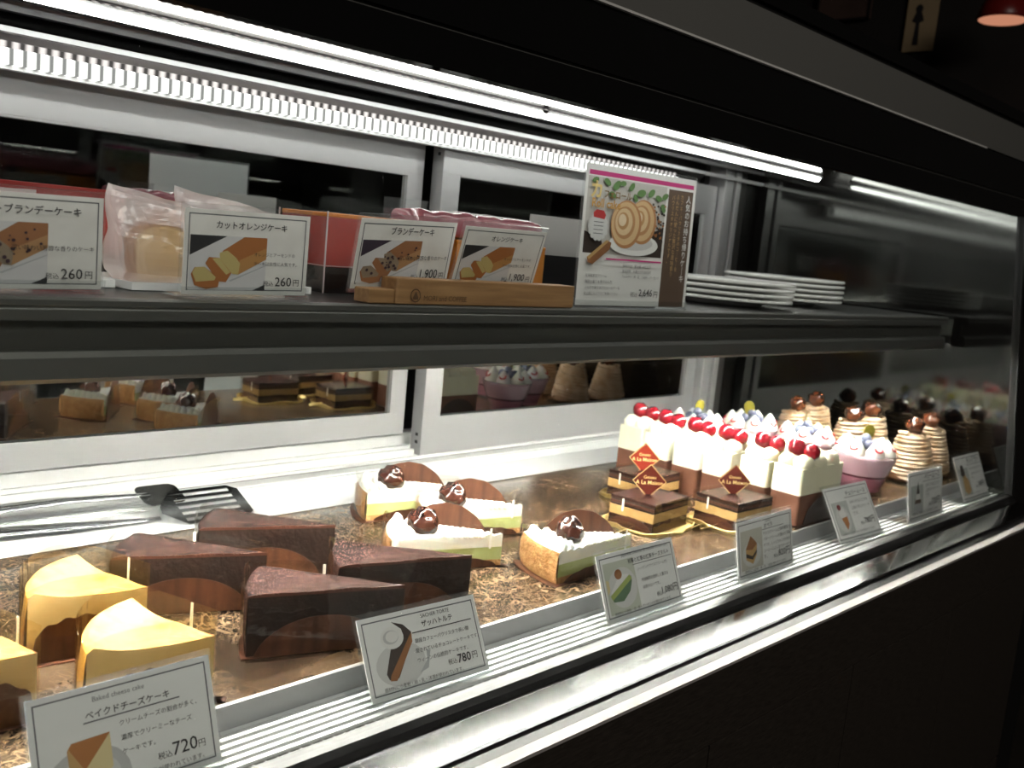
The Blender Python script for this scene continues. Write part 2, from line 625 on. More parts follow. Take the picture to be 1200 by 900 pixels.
def build_case():
    # base with laminate front panels
    base = part(MB().box(X0, X1 - 0.06, 0.012, 0.70, -0.95, -0.06, 0), 'base_cabinet', fascia_mat())
    mb = MB()
    mb.box(X0, X1 - 0.06, -0.002, 0.014, -0.1135, -0.036)
    xs = [X0] + [round(1.118 - 0.315 * k, 3) for k in range(4, -1, -1) if 1.118 - 0.315 * k > X0] + [1.44, X1 - 0.06]
    for a, b in zip(xs[:-1], xs[1:]):
        mb.box(a + 0.0012, b - 0.0012, 0.0, 0.014, -0.46, -0.1165)
        mb.box(a + 0.0012, b - 0.0012, 0.0, 0.014, -0.90, -0.463)
    part(mb, 'front_fascia', fascia_mat(), bevel=0.0008)
    part(MB().xprofile([(0.008, -0.0365), (-0.0025, -0.0365), (-0.0025, -0.0335), (0.008, -0.0325)], X0, X1), 'kick_strip', mat('grey_strip', (0.32, 0.30, 0.29), 0.5))
    part(MB().xprofile([(0.008, -0.04), (0.008, -0.0325), (0.0205, -0.0305), (0.0205, -0.04)], X0, X1), 'groove_strip', BLACKR)
    part(MB().xprofile([(0.02, -0.04), (0.019, -0.0285), (0.022, -0.0275), (0.058, -0.0255), (0.058, -0.04)], X0, X1), 'front_sill', POLISH)
    part(MB().xprofile([(0.058, -0.05), (0.058, -0.024), (0.061, -0.0205), (0.066, -0.0165), (0.078, -0.0150), (0.080, -0.05)], X0, X1), 'glass_gasket', BLACKR)
    part(MB().box(X1 - 0.06, X1 + 0.02, 0.0, 0.70, -0.95, -0.04), 'end_post', BLACKR)
    # gutter with ribs
    mb = MB().box(X0, X1, 0.080, 0.140, -0.060, -0.0222)
    for k in range(6):
        y = 0.086 + 0.0085 * k
        mb.box(X0, X1, y + 0.004, y + 0.0085, -0.0222, -0.0195)
    part(mb, 'front_gutter', mat('ribbed_white_plastic', (0.66, 0.67, 0.67), 0.3))
    mb = MB()
    for k in range(int((X1 - X0) / 0.0095)):
        x = X0 + 0.0095 * k
        mb.xprofile([(0.0803, -0.0222), (0.0803, -0.0190), (0.0820, -0.0180), (0.0860, -0.0190), (0.0860, -0.0222)], x + 0.0012, x + 0.0090)
    part(mb, 'led_glint_bead_pattern', POLISH)  # bead row added to imitate a dotted lamp reflection along the gasket
    # marble deck and its lip
    part(MB().box(X0, X1, 0.1405, 0.5150, -0.060, 0.0), 'marble_deck', MARBLE)
    part(MB().xprofile([(0.1375, -0.030), (0.1375, -0.0008), (0.139, 0.0), (0.1405, 0.0), (0.1405, -0.030)], X0, X1), 'deck_lip', ALU)
    # back ledge
    mb = MB().box(X0, X1, 0.5165, 0.640, -0.060, -0.001)
    for k in range(5):
        mb.box(X0, X1, 0.600 + 0.007 * k, 0.6035 + 0.007 * k, -0.001, 0.0002)
    part(mb, 'back_ledge', WHITEM)
    mb = MB()
    n = int((X1 - X0) / 0.0105)
    mb.box(X0, X1, 0.5150, 0.5163, -0.06, -0.0005)
    part(mb, 'ledge_seam', BLACKR)
    # door tracks
    mb = MB().box(X0, X1, 0.640, 0.740, -0.060, -0.006)
    mb.box(X0, X1, 0.640, 0.6620, -0.006, 0.0005)
    mb.box(X0, X1, 0.668, 0.671, -0.006, 0.004)
    mb.box(X0, X1, 0.690, 0.694, -0.006, 0.010)
    mb.box(X0, X1, 0.700, 0.704, -0.006, 0.014)
    mb.box(X0, X1, 0.722, 0.740, -0.006, 0.030)
    part(mb, 'door_track', mat('bright_track', (0.76, 0.76, 0.75), 0.3, 0.2))
    part(MB().box(X0, X1, 0.662, 0.668, -0.004, -0.0005), 'track_groove', BLACKR)

    # sliding doors
    def door(x0, x1, y, zb, zg, zg2, zt, ls, rs, th=0.016):
        fr = MB()
        d = th
        fr.box(x0, x1, y, y + d, zb, zg)
        fr.box(x0, x1, y, y + d, zg2, zt)
        fr.box(x0, x0 + ls, y, y + d, zg, zg2)
        fr.box(x1 - rs, x1, y, y + d, zg, zg2)
        # thin pale bead round the mirror
        b = 0.0028
        for q in ((x0 + ls, x1 - rs, zg, zg + b), (x0 + ls, x1 - rs, zg2 - b, zg2)):
            fr.box(q[0], q[1], y - 0.0008, y, q[2], q[3])
        o = part(fr, 'sliding_door', ALU, bevel=0.0006)
        subpart(MB().box(x0 + ls, x1 - rs, y + 0.006, y + 0.010, zg, zg2), 'mirror_pane', MIRROR, o)
        for z in (zb + 0.018, zb + 0.030, zt - 0.02, zt - 0.03):
            subpart(MB().box(x0 - 0.0005, x0, y + 0.008, y + 0.014, z, z + 0.005), 'door_slot', BLACKR, o)
        return o
    door(0.999, 1.745, 0.676, 0.0015, 0.0600, 0.437, 0.492, 0.036, 0.034, 0.025)
    door(X0 + 0.02, 0.986, 0.705, 0.0320, 0.0640, 0.430, 0.492, 0.036, 0.030)
    # posts, back corner panel
    mb = MB()
    mb.box(1.748, 1.762, 0.660, 0.700, 0.0, 0.535)
    mb.box(1.768, 1.784, 0.664, 0.700, 0.0, 0.535)
    mb.box(1.790, 1.806, 0.660, 0.700, 0.0, 0.535)
    part(mb, 'corner_post', ALU, bevel=0.001)
    part(MB().box(1.746, X1, 0.700, 0.71, -0.006, 0.54).box(1.806, X1, 0.680, 0.70, -0.006, 0.54), 'corner_panel', mat('dark_panel', (0.04, 0.038, 0.036), 0.4))
    part(MB().box(X0, X1 + 0.02, 0.742, 0.752, -0.95, 0.632), 'back_panel', BLACKR)
    # ceiling: polished dark metal, stepping down towards the doors
    part(MB().xprofile([(0.470, 0.5450), (0.470, 0.5250), (0.52, 0.5250), (0.742, 0.5150), (0.742, 0.5450)], X0, X1), 'case_ceiling', mat('smoked_mirror_metal', (0.12, 0.105, 0.105), 0.05, 1.0))
    part(MB().box(X0, X1, 0.126, 0.4695, 0.5250, 0.5450), 'front_ceiling', mat('bright_mirror_metal', (0.62, 0.58, 0.56), 0.05, 1.0))
    part(MB().box(X0, X1, 0.640, 0.648, 0.5060, 0.5120), 'ceiling_rail', ALU)
    # header above the glass: gloss black, groove, steel, groove, steel edge
    part(MB().box(X0, 3.05, 0.126, 0.14, 0.470, 0.4985).box(X0, 3.05, 0.124, 0.14, 0.5015, 0.557), 'header_panel', BLACKG)
    part(MB().box(X0, 3.05, 0.121, 0.14, 0.5580, 0.6090).box(X0, 3.05, 0.128, 0.14, 0.4980, 0.5020), 'steel_fascia', mat('dull_steel', (0.26, 0.26, 0.245), 0.28, 0.6))
    part(MB().box(X0, 1.62, 0.1195, 0.124, 0.5560, 0.5580), 'edge_trim', mat('pale_trim', (0.55, 0.55, 0.53), 0.4))
    part(MB().box(X0, 3.05, 0.126, 0.14, 0.609, 0.616), 'top_groove', BLACKR)
    part(MB().box(X0, 3.05, 0.121, 0.752, 0.616, 0.632), 'case_top', mat('dark_steel', (0.10, 0.10, 0.10), 0.3, 1.0))
    # front glass, leaning back
    part(MB().xprofile([(0.0705, -0.016), (0.1265, 0.4740), (0.1305, 0.4740), (0.0745, -0.016)], X0, X1), 'front_glass', GLASS)
    # end wall: dark mirror glass in a black surround
    ep = part(MB().xprofile([(0.076, -0.02), (0.135, 0.47), (0.135, 0.545), (0.745, 0.545), (0.745, -0.02)], X1 + 0.0005, X1 + 0.008), 'end_glass', ENDMIR)
    part(MB().xprofile([(0.066, -0.02), (0.122, 0.47), (0.135, 0.47), (0.079, -0.02)], X1, X1 + 0.012), 'end_trim', BLACKR)
    part(MB().box(X0 - 0.012, X0, 0.075, 0.745, -0.02, 0.62), 'left_end_panel', WHITEM)

    # middle shelf
    sh = MB().box(X0, 1.81, 0.215, 0.50, 0.2770, 0.2835)
    shelf = part(sh, 'shelf', mat('dark_shelf_top', (0.02, 0.02, 0.02), 0.35))
    lip = MB().xprofile([(0.215, 0.2840), (0.208, 0.2840), (0.205, 0.2825), (0.205, 0.2790), (0.2062, 0.2775), (0.205, 0.2762), (0.205, 0.2690),
                         (0.216, 0.2680), (0.216, 0.2490), (0.208, 0.2480), (0.206, 0.2440), (0.205, 0.2300), (0.207, 0.2270), (0.232, 0.2270), (0.232, 0.2770), (0.215, 0.2770)], X0, 1.81)
    subpart(lip, 'shelf_lip', SHELFMET, shelf)
    subpart(MB().xprofile([(0.232, 0.2440), (0.2325, 0.2300), (0.252, 0.2300), (0.260, 0.2440)], X0, 1.79), 'shelf_lamp_housing', WHITEM, shelf)
    e = subpart(MB().xprofile([(0.234, 0.2298), (0.234, 0.2260), (0.250, 0.2260), (0.250, 0.2298)], X0 + 0.02, 1.76), 'shelf_lamp_diffuser', led_mat('led_shelf', LED_SHELF, 0.0115, (1.0, 0.955, 0.87)), shelf)

    # lamps at the case ceiling
    def bar(name, y, z, r, x0, x1, em):
        h = part(MB().box(x0 - 0.01, x1 + 0.01, y - r * 0.8, y + r * 0.8, z + r * 0.55, z + r * 1.25), name, WHITEM)
        n = 12
        pts = [(y + r * math.cos(PI + PI * k / n), z + r * 0.5 + r * 1.1 * math.sin(PI + PI * k / n)) for k in range(n + 1)]
        subpart(MB().xprofile(pts, x0, x1), 'lamp_diffuser', em, h)
        return h
    lf = led_mat('led_front', LED_FRONT)
    bar('led_lamp', 0.480, 0.5160, 0.0060, X0 + 0.02, 0.990, lf)
    bar('led_lamp', 0.480, 0.5160, 0.0060, 1.000, 1.782, lf)
    h = part(MB().box(X0, 1.56, 0.6405, 0.652, 0.470, 0.4985), 'led_lamp', WHITEM)
    subpart(MB().box(X0 + 0.02, 1.545, 0.6330, 0.6403, 0.4740, 0.4900), 'lamp_diffuser', led_mat('led_rear', LED_REAR, 0.0130), h)
    part(MB().xprofile([(0.626, 0.5045), (0.626, 0.5030), (0.640, 0.4905), (0.6405, 0.4925)], X0, 1.62), 'lamp_reflector', DARKM)
    bar('led_lamp', 0.152, 0.4850, 0.0070, X0 + 0.02, 1.80, led_mat('led_header_fill', LED_HEADER_FILL))  # unseen lamp added behind the header to light the card fronts


build_case()

# ================================================================== shop background beyond the case
def background():
    t = thing('hanging_banner', 'cream paper banner with black brush writing hanging on the dark far wall', 'banner', (3.385, 1.02, 1.46))
    bm_ = mat('cream_banner', (0.42, 0.31, 0.18), 0.8)
    MB().box(-0.004, 0.0, -0.055, 0.050, -0.36, 0.30).build('banner_sheet', bm_, t)
    p = Print(0.105, 0.66)
    p.text('珈\n琲\n店', 0.45, 0.32, INK, height=0.48, align='c', bold=.01)
    p.disc(0.42, 0.21, 0.12, 0.022, INK)
    p.poly([(0.34, 0.20), (0.50, 0.20), (0.62, 0.15), (0.48, 0.14), (0.52, 0.03), (0.32, 0.03), (0.36, 0.14), (0.22, 0.15)], INK)
    bake(p.mb, Matrix.Translation((-0.0042, 0, -0.36)) @ Matrix.Rotation(-PI / 2, 4, 'Z'))
    p.mb.build('brush_lettering', p.mats, t)
    # pendant lamp
    t = thing('pendant_lamp', 'red pendant lamp with a glowing peach underside hanging far right', 'lamp', (3.10, 0.655, 1.112))
    MB().lathe([(0.070, 0.0), (0.072, 0.004), (0.066, 0.03), (0.050, 0.07), (0.02, 0.10), (0.008, 0.11), (0.001, 0.115)], 32).build(
        'lamp_shade', mat('red_shade', (0.20, 0.012, 0.010), 0.35), t)
    MB().lathe([(0.0005, -0.004), (0.062, -0.003), (0.066, -0.0005), (0.0005, -0.0005)], 32).build(
        'lamp_diffuser', led_mat('peach_glow', 0.55, col=(1.0, 0.42, 0.25)), t)
    MB().tube([(0, 0, 0.11), (0, 0, 0.838)], 0.004).build('cord', BLACKR, t)
    # dark wooden board
    t = thing('wall_board', 'dim brownish panel high on the far wall above the case', 'board', (3.385, 1.30, 1.42))
    MB().box(-0.012, 0.0, -0.10, 0.10, -0.20, 0.25).build('board_panel', mat('brown_board', (0.06, 0.035, 0.028), 0.6, col2=(0.085, 0.05, 0.04), scale=8), t)
    MB().box(-0.018, -0.012, -0.10, -0.094, -0.20, 0.25).box(-0.018, -0.012, 0.094, 0.10, -0.20, 0.25).box(-0.018, -0.012, -0.10, 0.10, -0.20, -0.194).build(
        'board_frame', mat('black_wood', (0.012, 0.009, 0.008), 0.5), t)


background()

# ================================================================== cakes
CHEESE_TOP = mat('baked_top', (0.44, 0.19, 0.038), 0.42, col2=(0.60, 0.37, 0.135), scale=36, detail=6, lo=0.34, hi=0.54, bump=0.15, bscale=120)
CHEESE_RIM = mat('baked_rim', (0.60, 0.33, 0.08), 0.42, col2=(0.46, 0.19, 0.035), scale=30, lo=0.45, hi=0.75)
CHEESE_SIDE = mat('cheesecake_cut', (0.70, 0.49, 0.22), 0.5, col2=(0.74, 0.55, 0.28), scale=40, bump=0.1, bscale=200)
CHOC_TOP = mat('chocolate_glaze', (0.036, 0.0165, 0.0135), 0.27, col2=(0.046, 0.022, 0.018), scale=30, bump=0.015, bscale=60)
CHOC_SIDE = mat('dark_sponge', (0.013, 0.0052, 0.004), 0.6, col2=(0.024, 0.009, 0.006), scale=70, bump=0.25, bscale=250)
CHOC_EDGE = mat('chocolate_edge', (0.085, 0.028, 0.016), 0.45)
CRUST = mat('tart_crust', (0.46, 0.215, 0.075), 0.7, col2=(0.60, 0.34, 0.14), scale=110, bump=1.0, bscale=200)
MATCHA = mat('matcha_filling', (0.42, 0.48, 0.17), 0.5, col2=(0.50, 0.55, 0.24), scale=50)
CREAM = mat('whipped_cream', (0.86, 0.84, 0.76), 0.45, sss=0.15)
CHESTNUT = mat('glazed_chestnut', (0.034, 0.011, 0.008), 0.14, col2=(0.075, 0.025, 0.015), scale=40, coat=0.6)
CHESTNUT2 = mat('candied_chestnut', (0.050, 0.013, 0.005), 0.12, col2=(0.105, 0.032, 0.011), scale=40, coat=0.6)
MOUSSE_W = mat('ivory_mousse', (0.84, 0.79, 0.58), 0.45, col2=(0.87, 0.82, 0.62), scale=60, sss=0.1)
MOUSSE_C = mat('chocolate_mousse', (0.125, 0.048, 0.027), 0.5, col2=(0.165, 0.068, 0.039), scale=45, bump=0.25, bscale=120)
CHERRY = mat('cherry_skin', (0.17, 0.004, 0.010), 0.10, col2=(0.27, 0.008, 0.016), scale=30, coat=0.8)
GOLDP = mat('gold_board', (0.80, 0.60, 0.24), 0.32, 0.75)
PINK = mat('pink_mousse', (0.60, 0.22, 0.31), 0.4, sss=0.1)
PINKL = mat('pale_pink_mousse', (0.76, 0.47, 0.55), 0.4, sss=0.1)
BERRYJ = mat('berry_jelly', (0.10, 0.006, 0.02), 0.2)
BLUEB = mat('blueberry_skin', (0.075, 0.085, 0.14), 0.5, col2=(0.17, 0.19, 0.27), scale=60)
REDS = mat('red_sauce', (0.55, 0.02, 0.03), 0.2)
LEAF = mat('green_leaf', (0.16, 0.15, 0.02), 0.3, col2=(0.30, 0.24, 0.03), scale=40)
CHESTCREAM = mat('chestnut_cream', (0.46, 0.28, 0.145), 0.5, col2=(0.60, 0.45, 0.32), scale=55)
COFFEE = mat('coffee_cream', (0.52, 0.33, 0.12), 0.5, col2=(0.60, 0.40, 0.17), scale=50)
PLAQUE = mat('chocolate_plaque', (0.10, 0.018, 0.012), 0.18)
PLAQUER = mat('red_plaque', (0.20, 0.022, 0.012), 0.22)
GOLDINK = mat('gold_ink', (0.72, 0.55, 0.22), 0.35)


def wp(L, r, th, z):
    """point of a wedge: tip at +x, outer arc towards -x"""
    return (L / 2 - r * math.cos(th), r * math.sin(th), z)


def wedge(mb, L, a, z0, h, layers, top_mi, top=None, nr=16, nt=12, arc_mi=None, arc_bulge=0.0, rim_mi=None, rim=0.9):
    """cake slice: top grid, two cut sides in layers [(zlow, zhigh, material)], outer arc"""
    top = top or (lambda r, t: 0.0)
    vs, fs = [], []
    for i in range(nr + 1):
        r = L * (i + 0.15) / (nr + 0.15)
        for j in range(nt + 1):
            t = -a + 2 * a * j / nt
            vs.append(wp(L, r, t, h + top(r / L, t / a)))
    W = nt + 1
    for i in range(nr):
        for j in range(nt):
            fs.append((i * W + j, i * W + j + 1, (i + 1) * W + j + 1, (i + 1) * W + j))
    ms = [rim_mi if (rim_mi is not None and (k // nt + 0.5) / nr > rim) else top_mi for k in range(len(fs))]
    mb.add(vs, fs, ms, True)
    zs = [layers[0][0]] + [l[1] for l in layers]
    for s in (-1, 1):
        vs, fs, ms = [], [], []
        for i in range(nr + 1):
            r = L * (i + 0.15) / (nr + 0.15)
            ht = h + top(r / L, s)
            for z in zs:
                vs.append(wp(L, r, s * a, ht if z == zs[-1] else min(z, ht)))
        K = len(zs)
        for i in range(nr):
            for k in range(K - 1):
                q = (i * K + k, (i + 1) * K + k, (i + 1) * K + k + 1, i * K + k + 1)
                fs.append(q if s < 0 else q[::-1])
                ms.append(layers[k][2])
        mb.add(vs, fs, ms, False)
    vs, fs, ms = [], [], []
    al = arc_mi if arc_mi else layers
    zs = [al[0][0]] + [l[1] for l in al]
    K = len(zs)
    for j in range(nt + 1):
        t = -a + 2 * a * j / nt
        for k, z in enumerate(zs):
            zz = h + top(1, t / a) if k == K - 1 else z
            b = arc_bulge * math.sin(PI * (0.25 + 0.6 * k / (K - 1)))
            vs.append(wp(L, L + (b if 0 < k < K - 1 else 0), t, zz))
    for j in range(nt):
        for k in range(K - 1):
            fs.append((j * K + k + 1, (j + 1) * K + k + 1, (j + 1) * K + k, j * K + k))
            ms.append(al[k][2])
    mb.add(vs, fs, ms, True)
    z = layers[0][0]
    pts = [wp(L, L * 0.01, 0, z)] + [wp(L, L, -a + 2 * a * j / nt, z) for j in range(nt + 1)]
    mb.add(pts, [tuple(range(len(pts)))], layers[0][2])
    return mb


def side_line(L, a, s, off, n, r0=0.03, r1=1.0):
    """points along one cut side, offset outwards"""
    out = []
    for i in range(n + 1):
        r = L * (r0 + (r1 - r0) * i / n)
        x, y, _ = wp(L, r, s * a, 0)
        out.append((x + math.sin(a) * -off * 0 - off * math.sin(a) * -1 * 0, y + s * off))
    return out


def paper_cup(L, a, near, far, parent, wave=0.0, z0=0.001, off=0.0015, r0=0.06, r1=0.97, spread=0.006, arch=1.0):
    mb = MB()
    for s, hp in ((-1, near), (1, far)):
        n = 28
        line = side_line(L, a, s, off, n, r0, r1)
        hi = []
        for i, (x, y) in enumerate(line):
            t = i / n
            z = z0 + 0.002 + (hp - 0.002) * (max(0.0, 1 - abs(2 * t - 1) ** 2.2) ** (0.6 * arch)) + wave * math.sin(t * 38) * 0.5
            hi.append((x, y + s * 0.0016 * (z / max(hp, 0.01)), max(z0 + 0.001, z)))
        mb.sheet([(x, y, z0) for x, y in line], hi, 0.0004)
    e = 0.004
    pts = [wp(L + 2 * spread, L + 2 * spread, -a * 1.05 + 2.1 * a * j / 16, 0)[:2] for j in range(17)] + [(L / 2 + spread, e), (L / 2 + spread, -e)][::-1]
    mb.prism([(x, y) for x, y in pts], 0.0002, 0.0011)
    return mb.build('paper_cup', BROWNPAPER, parent)


def film_wrap(L, a, h, parent, m, rise=0.012, off=0.004, chamfer=0.012, glints=()):
    pts = []
    for (x, y) in side_line(L, a, -1, off, 6, 0.0, 1.0):
        pts.append((x, y))
    for j in range(1, 10):
        t = -a + 2 * a * j / 10
        x, y, _ = wp(L, L + off, t, 0)
        pts.append((x, y))
    for (x, y) in side_line(L, a, 1, off, 6, 0.0, 1.0)[::-1]:
        pts.append((x, y))
    n = len(pts)
    hi = []
    for i, (x, y) in enumerate(pts):
        d = min(i, n - 1 - i) / 2.0
        q = 0.0
        if 5 <= i <= 7 or n - 8 <= i <= n - 6:
            q = chamfer * (0.6 if i in (6, n - 7) else 0.15)
        hi.append((x, y, h + rise - q))
    mb = MB().sheet([(x, y, 0.0022) for x, y in pts], hi, 0.0002)
    o = mb.build('film_wrap', m, parent)
    for (t, s, zl, zh) in glints:
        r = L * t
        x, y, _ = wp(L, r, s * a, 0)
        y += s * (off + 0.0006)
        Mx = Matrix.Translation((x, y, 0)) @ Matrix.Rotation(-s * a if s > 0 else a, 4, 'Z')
        MB().box(-0.0012, 0.0012, -0.0002, 0.0002, zl, zh, 0, Mx).build('film_glint', FILM_GLINT, o)  # pale strip drawn as the highlight on the film edge
    return o


# ---- baked cheesecake
def make_cheesecake(label, loc, yaw):
    t = thing('cheesecake_slice', label, 'cake slice', loc, math.radians(yaw), 'baked cheesecake slices')
    L, a, h = 0.088, math.radians(33), 0.049

    def top(r, u):
        e = 0.0095 * max(0, (r - 0.55) / 0.45) ** 1.6 * (1 if r < 0.93 else 1 - ((r - 0.93) / 0.07) ** 2 * 0.55)
        return e - 0.002 * (1 - abs(u)) * (1 - r) + 0.0016 * noise.noise(Vector((r * 3.1, u * 2.2, 4.2)))
    mb = wedge(MB(), L, a, 0.0012, h, [(0.0012, 0.006, 3), (0.006, h - 0.004, 2), (h - 0.004, h, 2)], 0, top, 20, 16,
               arc_mi=[(0.0012, 0.01, 1), (0.01, 0.03, 1), (0.03, h, 1)], arc_bulge=0.0025, rim_mi=1, rim=0.93)
    mb.build('cake', [CHEESE_TOP, CHEESE_RIM, CHEESE_SIDE, CRUST], t)
    paper_cup(L, a, 0.034, 0.020, t, wave=0.0025, r0=0.0, r1=0.96, arch=0.45, spread=0.010)
    film_wrap(L, a, h, t, FILMY, rise=0.018, glints=((0.28, 1, 0.042, 0.066),))
    return t


CH = [('pale yellow baked cheesecake slice standing right behind the 720 yen card', (0.318, 0.178, 0.0), -40),
      ('pale yellow baked cheesecake slice between the front cheesecake and the chocolate slices', (0.322, 0.290, 0.0), -41),
      ('browned baked cheesecake slice cut by the picture edge, nearest of the pair at far left', (0.211, 0.217, 0.0), -42),
      ('baked cheesecake slice mostly out of frame, behind its browned neighbour at far left', (0.214, 0.354, 0.0), -40)]
c0 = make_cheesecake(*CH[0])
for l, p, y in CH[1:]:
    dup(c0, p, math.radians(y), l)


# ---- sacher torte
def make_sacher(label, loc, yaw):
    t = thing('chocolate_torte_slice', label, 'cake slice', loc, math.radians(yaw), 'chocolate torte slices')
    L, a, h = 0.130, math.radians(15.5), 0.053

    def top(r, u):
        return 0.0009 * noise.noise(Vector((r * 4, u * 3, 8.2))) - 0.0015 * max(0, (r - 0.96) / 0.04) ** 2
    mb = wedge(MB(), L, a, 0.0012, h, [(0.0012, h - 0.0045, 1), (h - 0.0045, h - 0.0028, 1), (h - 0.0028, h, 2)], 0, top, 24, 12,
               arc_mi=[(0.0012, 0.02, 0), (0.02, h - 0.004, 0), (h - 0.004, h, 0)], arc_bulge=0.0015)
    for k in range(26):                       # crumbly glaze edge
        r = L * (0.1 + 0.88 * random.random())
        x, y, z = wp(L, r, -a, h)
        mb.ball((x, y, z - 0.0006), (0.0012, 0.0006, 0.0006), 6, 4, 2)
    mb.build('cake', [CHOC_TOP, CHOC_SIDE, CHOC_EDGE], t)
    paper_cup(L, a, 0.032, 0.030, t, r0=0.10, r1=0.95, arch=1.2, spread=0.004)
    film_wrap(L, a, h, t, FILM, rise=0.008, glints=((0.55, 1, 0.045, 0.060),))
    return t


SA = [('dark chocolate torte slice standing right behind the 780 yen card', (0.476, 0.188, 0.0), -37),
      ('dark chocolate torte slice right of the front torte, beside the chestnut tarts', (0.578, 0.212, 0.0), -33),
      ('dark chocolate torte slice farthest back, by the steel tongs on the ledge', (0.525, 0.355, 0.0), -40),
      ('dark chocolate torte slice at left, behind the cheesecake slices', (0.424, 0.318, 0.0), -40)]
s0 = make_sacher(*SA[0])
for l, p, y in SA[1:]:
    dup(s0, p, math.radians(y), l)


# ---- matcha chestnut tart
def make_tart(label, loc, yaw):
    t = thing('matcha_tart_slice', label, 'tart slice', loc, math.radians(yaw), 'matcha tart slices')
    L, a, h = 0.125, math.radians(17), 0.0345

    def top(r, u):
        return 0.0012 * math.sin(r * 60) * (0.3 + 0.7 * abs(u)) + 0.001
    mb = wedge(MB(), L, a, 0.0012, h, [(0.0012, 0.008, 1), (0.008, 0.022, 2), (0.022, h, 0)], 0, top, 40, 10,
               arc_mi=[(0.0012, 0.010, 1), (0.010, 0.020, 1), (0.020, 0.030, 1), (0.030, h, 1)], arc_bulge=0.003)
    mb.build('tart', [CREAM, CRUST, MATCHA], t)
    c = MB()
    for j in range(7):                        # piped cream along the crust
        th = -a * 0.86 + 2 * a * 0.86 * j / 6
        x, y, z = wp(L, L * 0.93, th, h)
        c.ball((x, y, z + 0.001), (0.0062, 0.0056, 0.0095), 10, 7, 0, 0.25, j)
        x, y, z = wp(L, L * 0.82, th * 0.9, h)
        c.ball((x, y, z + 0.0005), (0.0058, 0.0052, 0.0078), 10, 7, 0, 0.25, j + 9)
    for s in (-1, 1):
        for k in range(13):
            x, y, z = wp(L, L * (0.20 + 0.05 * k), s * a * 0.84, h)
            c.ball((x, y, z), (0.0045, 0.0035, 0.0032), 8, 5, 0, 0.2, k)
    c.build('piped_cream', CREAM, t)
    x, y, z = wp(L, L * 0.70, -a * 0.15, h)
    MB().ball((x, y, z + 0.0115), (0.0160, 0.0140, 0.0150), 26, 18, 0, 0.26, 2.7).build('chestnut', CHESTNUT, t)
    paper_cup(L, a, 0.012, 0.060, t, wave=0.0008, r0=0.05, r1=0.92, arch=1.1, spread=0.008)
    film_wrap(L, a, h, t, FILM, rise=0.014, glints=((0.12, -1, 0.022, 0.044),))
    return t


TA = [('matcha tart slice with a glazed chestnut standing right behind the 1,080 yen card', (0.820, 0.192, 0.0), -16),
      ('matcha tart slice with chestnut just behind the right-hand chocolate torte', (0.697, 0.285, 0.0), -38),
      ('matcha tart slice with chestnut, middle of the three grouped by the ledge', (0.798, 0.350, 0.0), -32),
      ('matcha tart slice with chestnut at the very back against the white ledge', (0.783, 0.446, 0.0), -30)]
t0 = make_tart(*TA[0])
for l, p, y in TA[1:]:
    dup(t0, p, math.radians(y), l)


# ---- opera cake
def layer_block(mb, w, d, layers, wob=0.0006, r=0.0015):
    for k, (z0, z1, mi) in enumerate(layers):
        n = 12
        pts = []
        for (ax, ay, bx, by) in ((-1, -1, 1, -1), (1, -1, 1, 1), (1, 1, -1, 1), (-1, 1, -1, -1)):
            for i in range(n):
                q = i / n
                x, y = (ax + (bx - ax) * q) * w / 2, (ay + (by - ay) * q) * d / 2
                e = wob * noise.noise(Vector((x * 90, y * 90, k * 7.7)))
                pts.append((x * (1 + e / w * 2), y * (1 + e / d * 2)))
        mb.prism(pts, z0, z1, mi)
    return mb


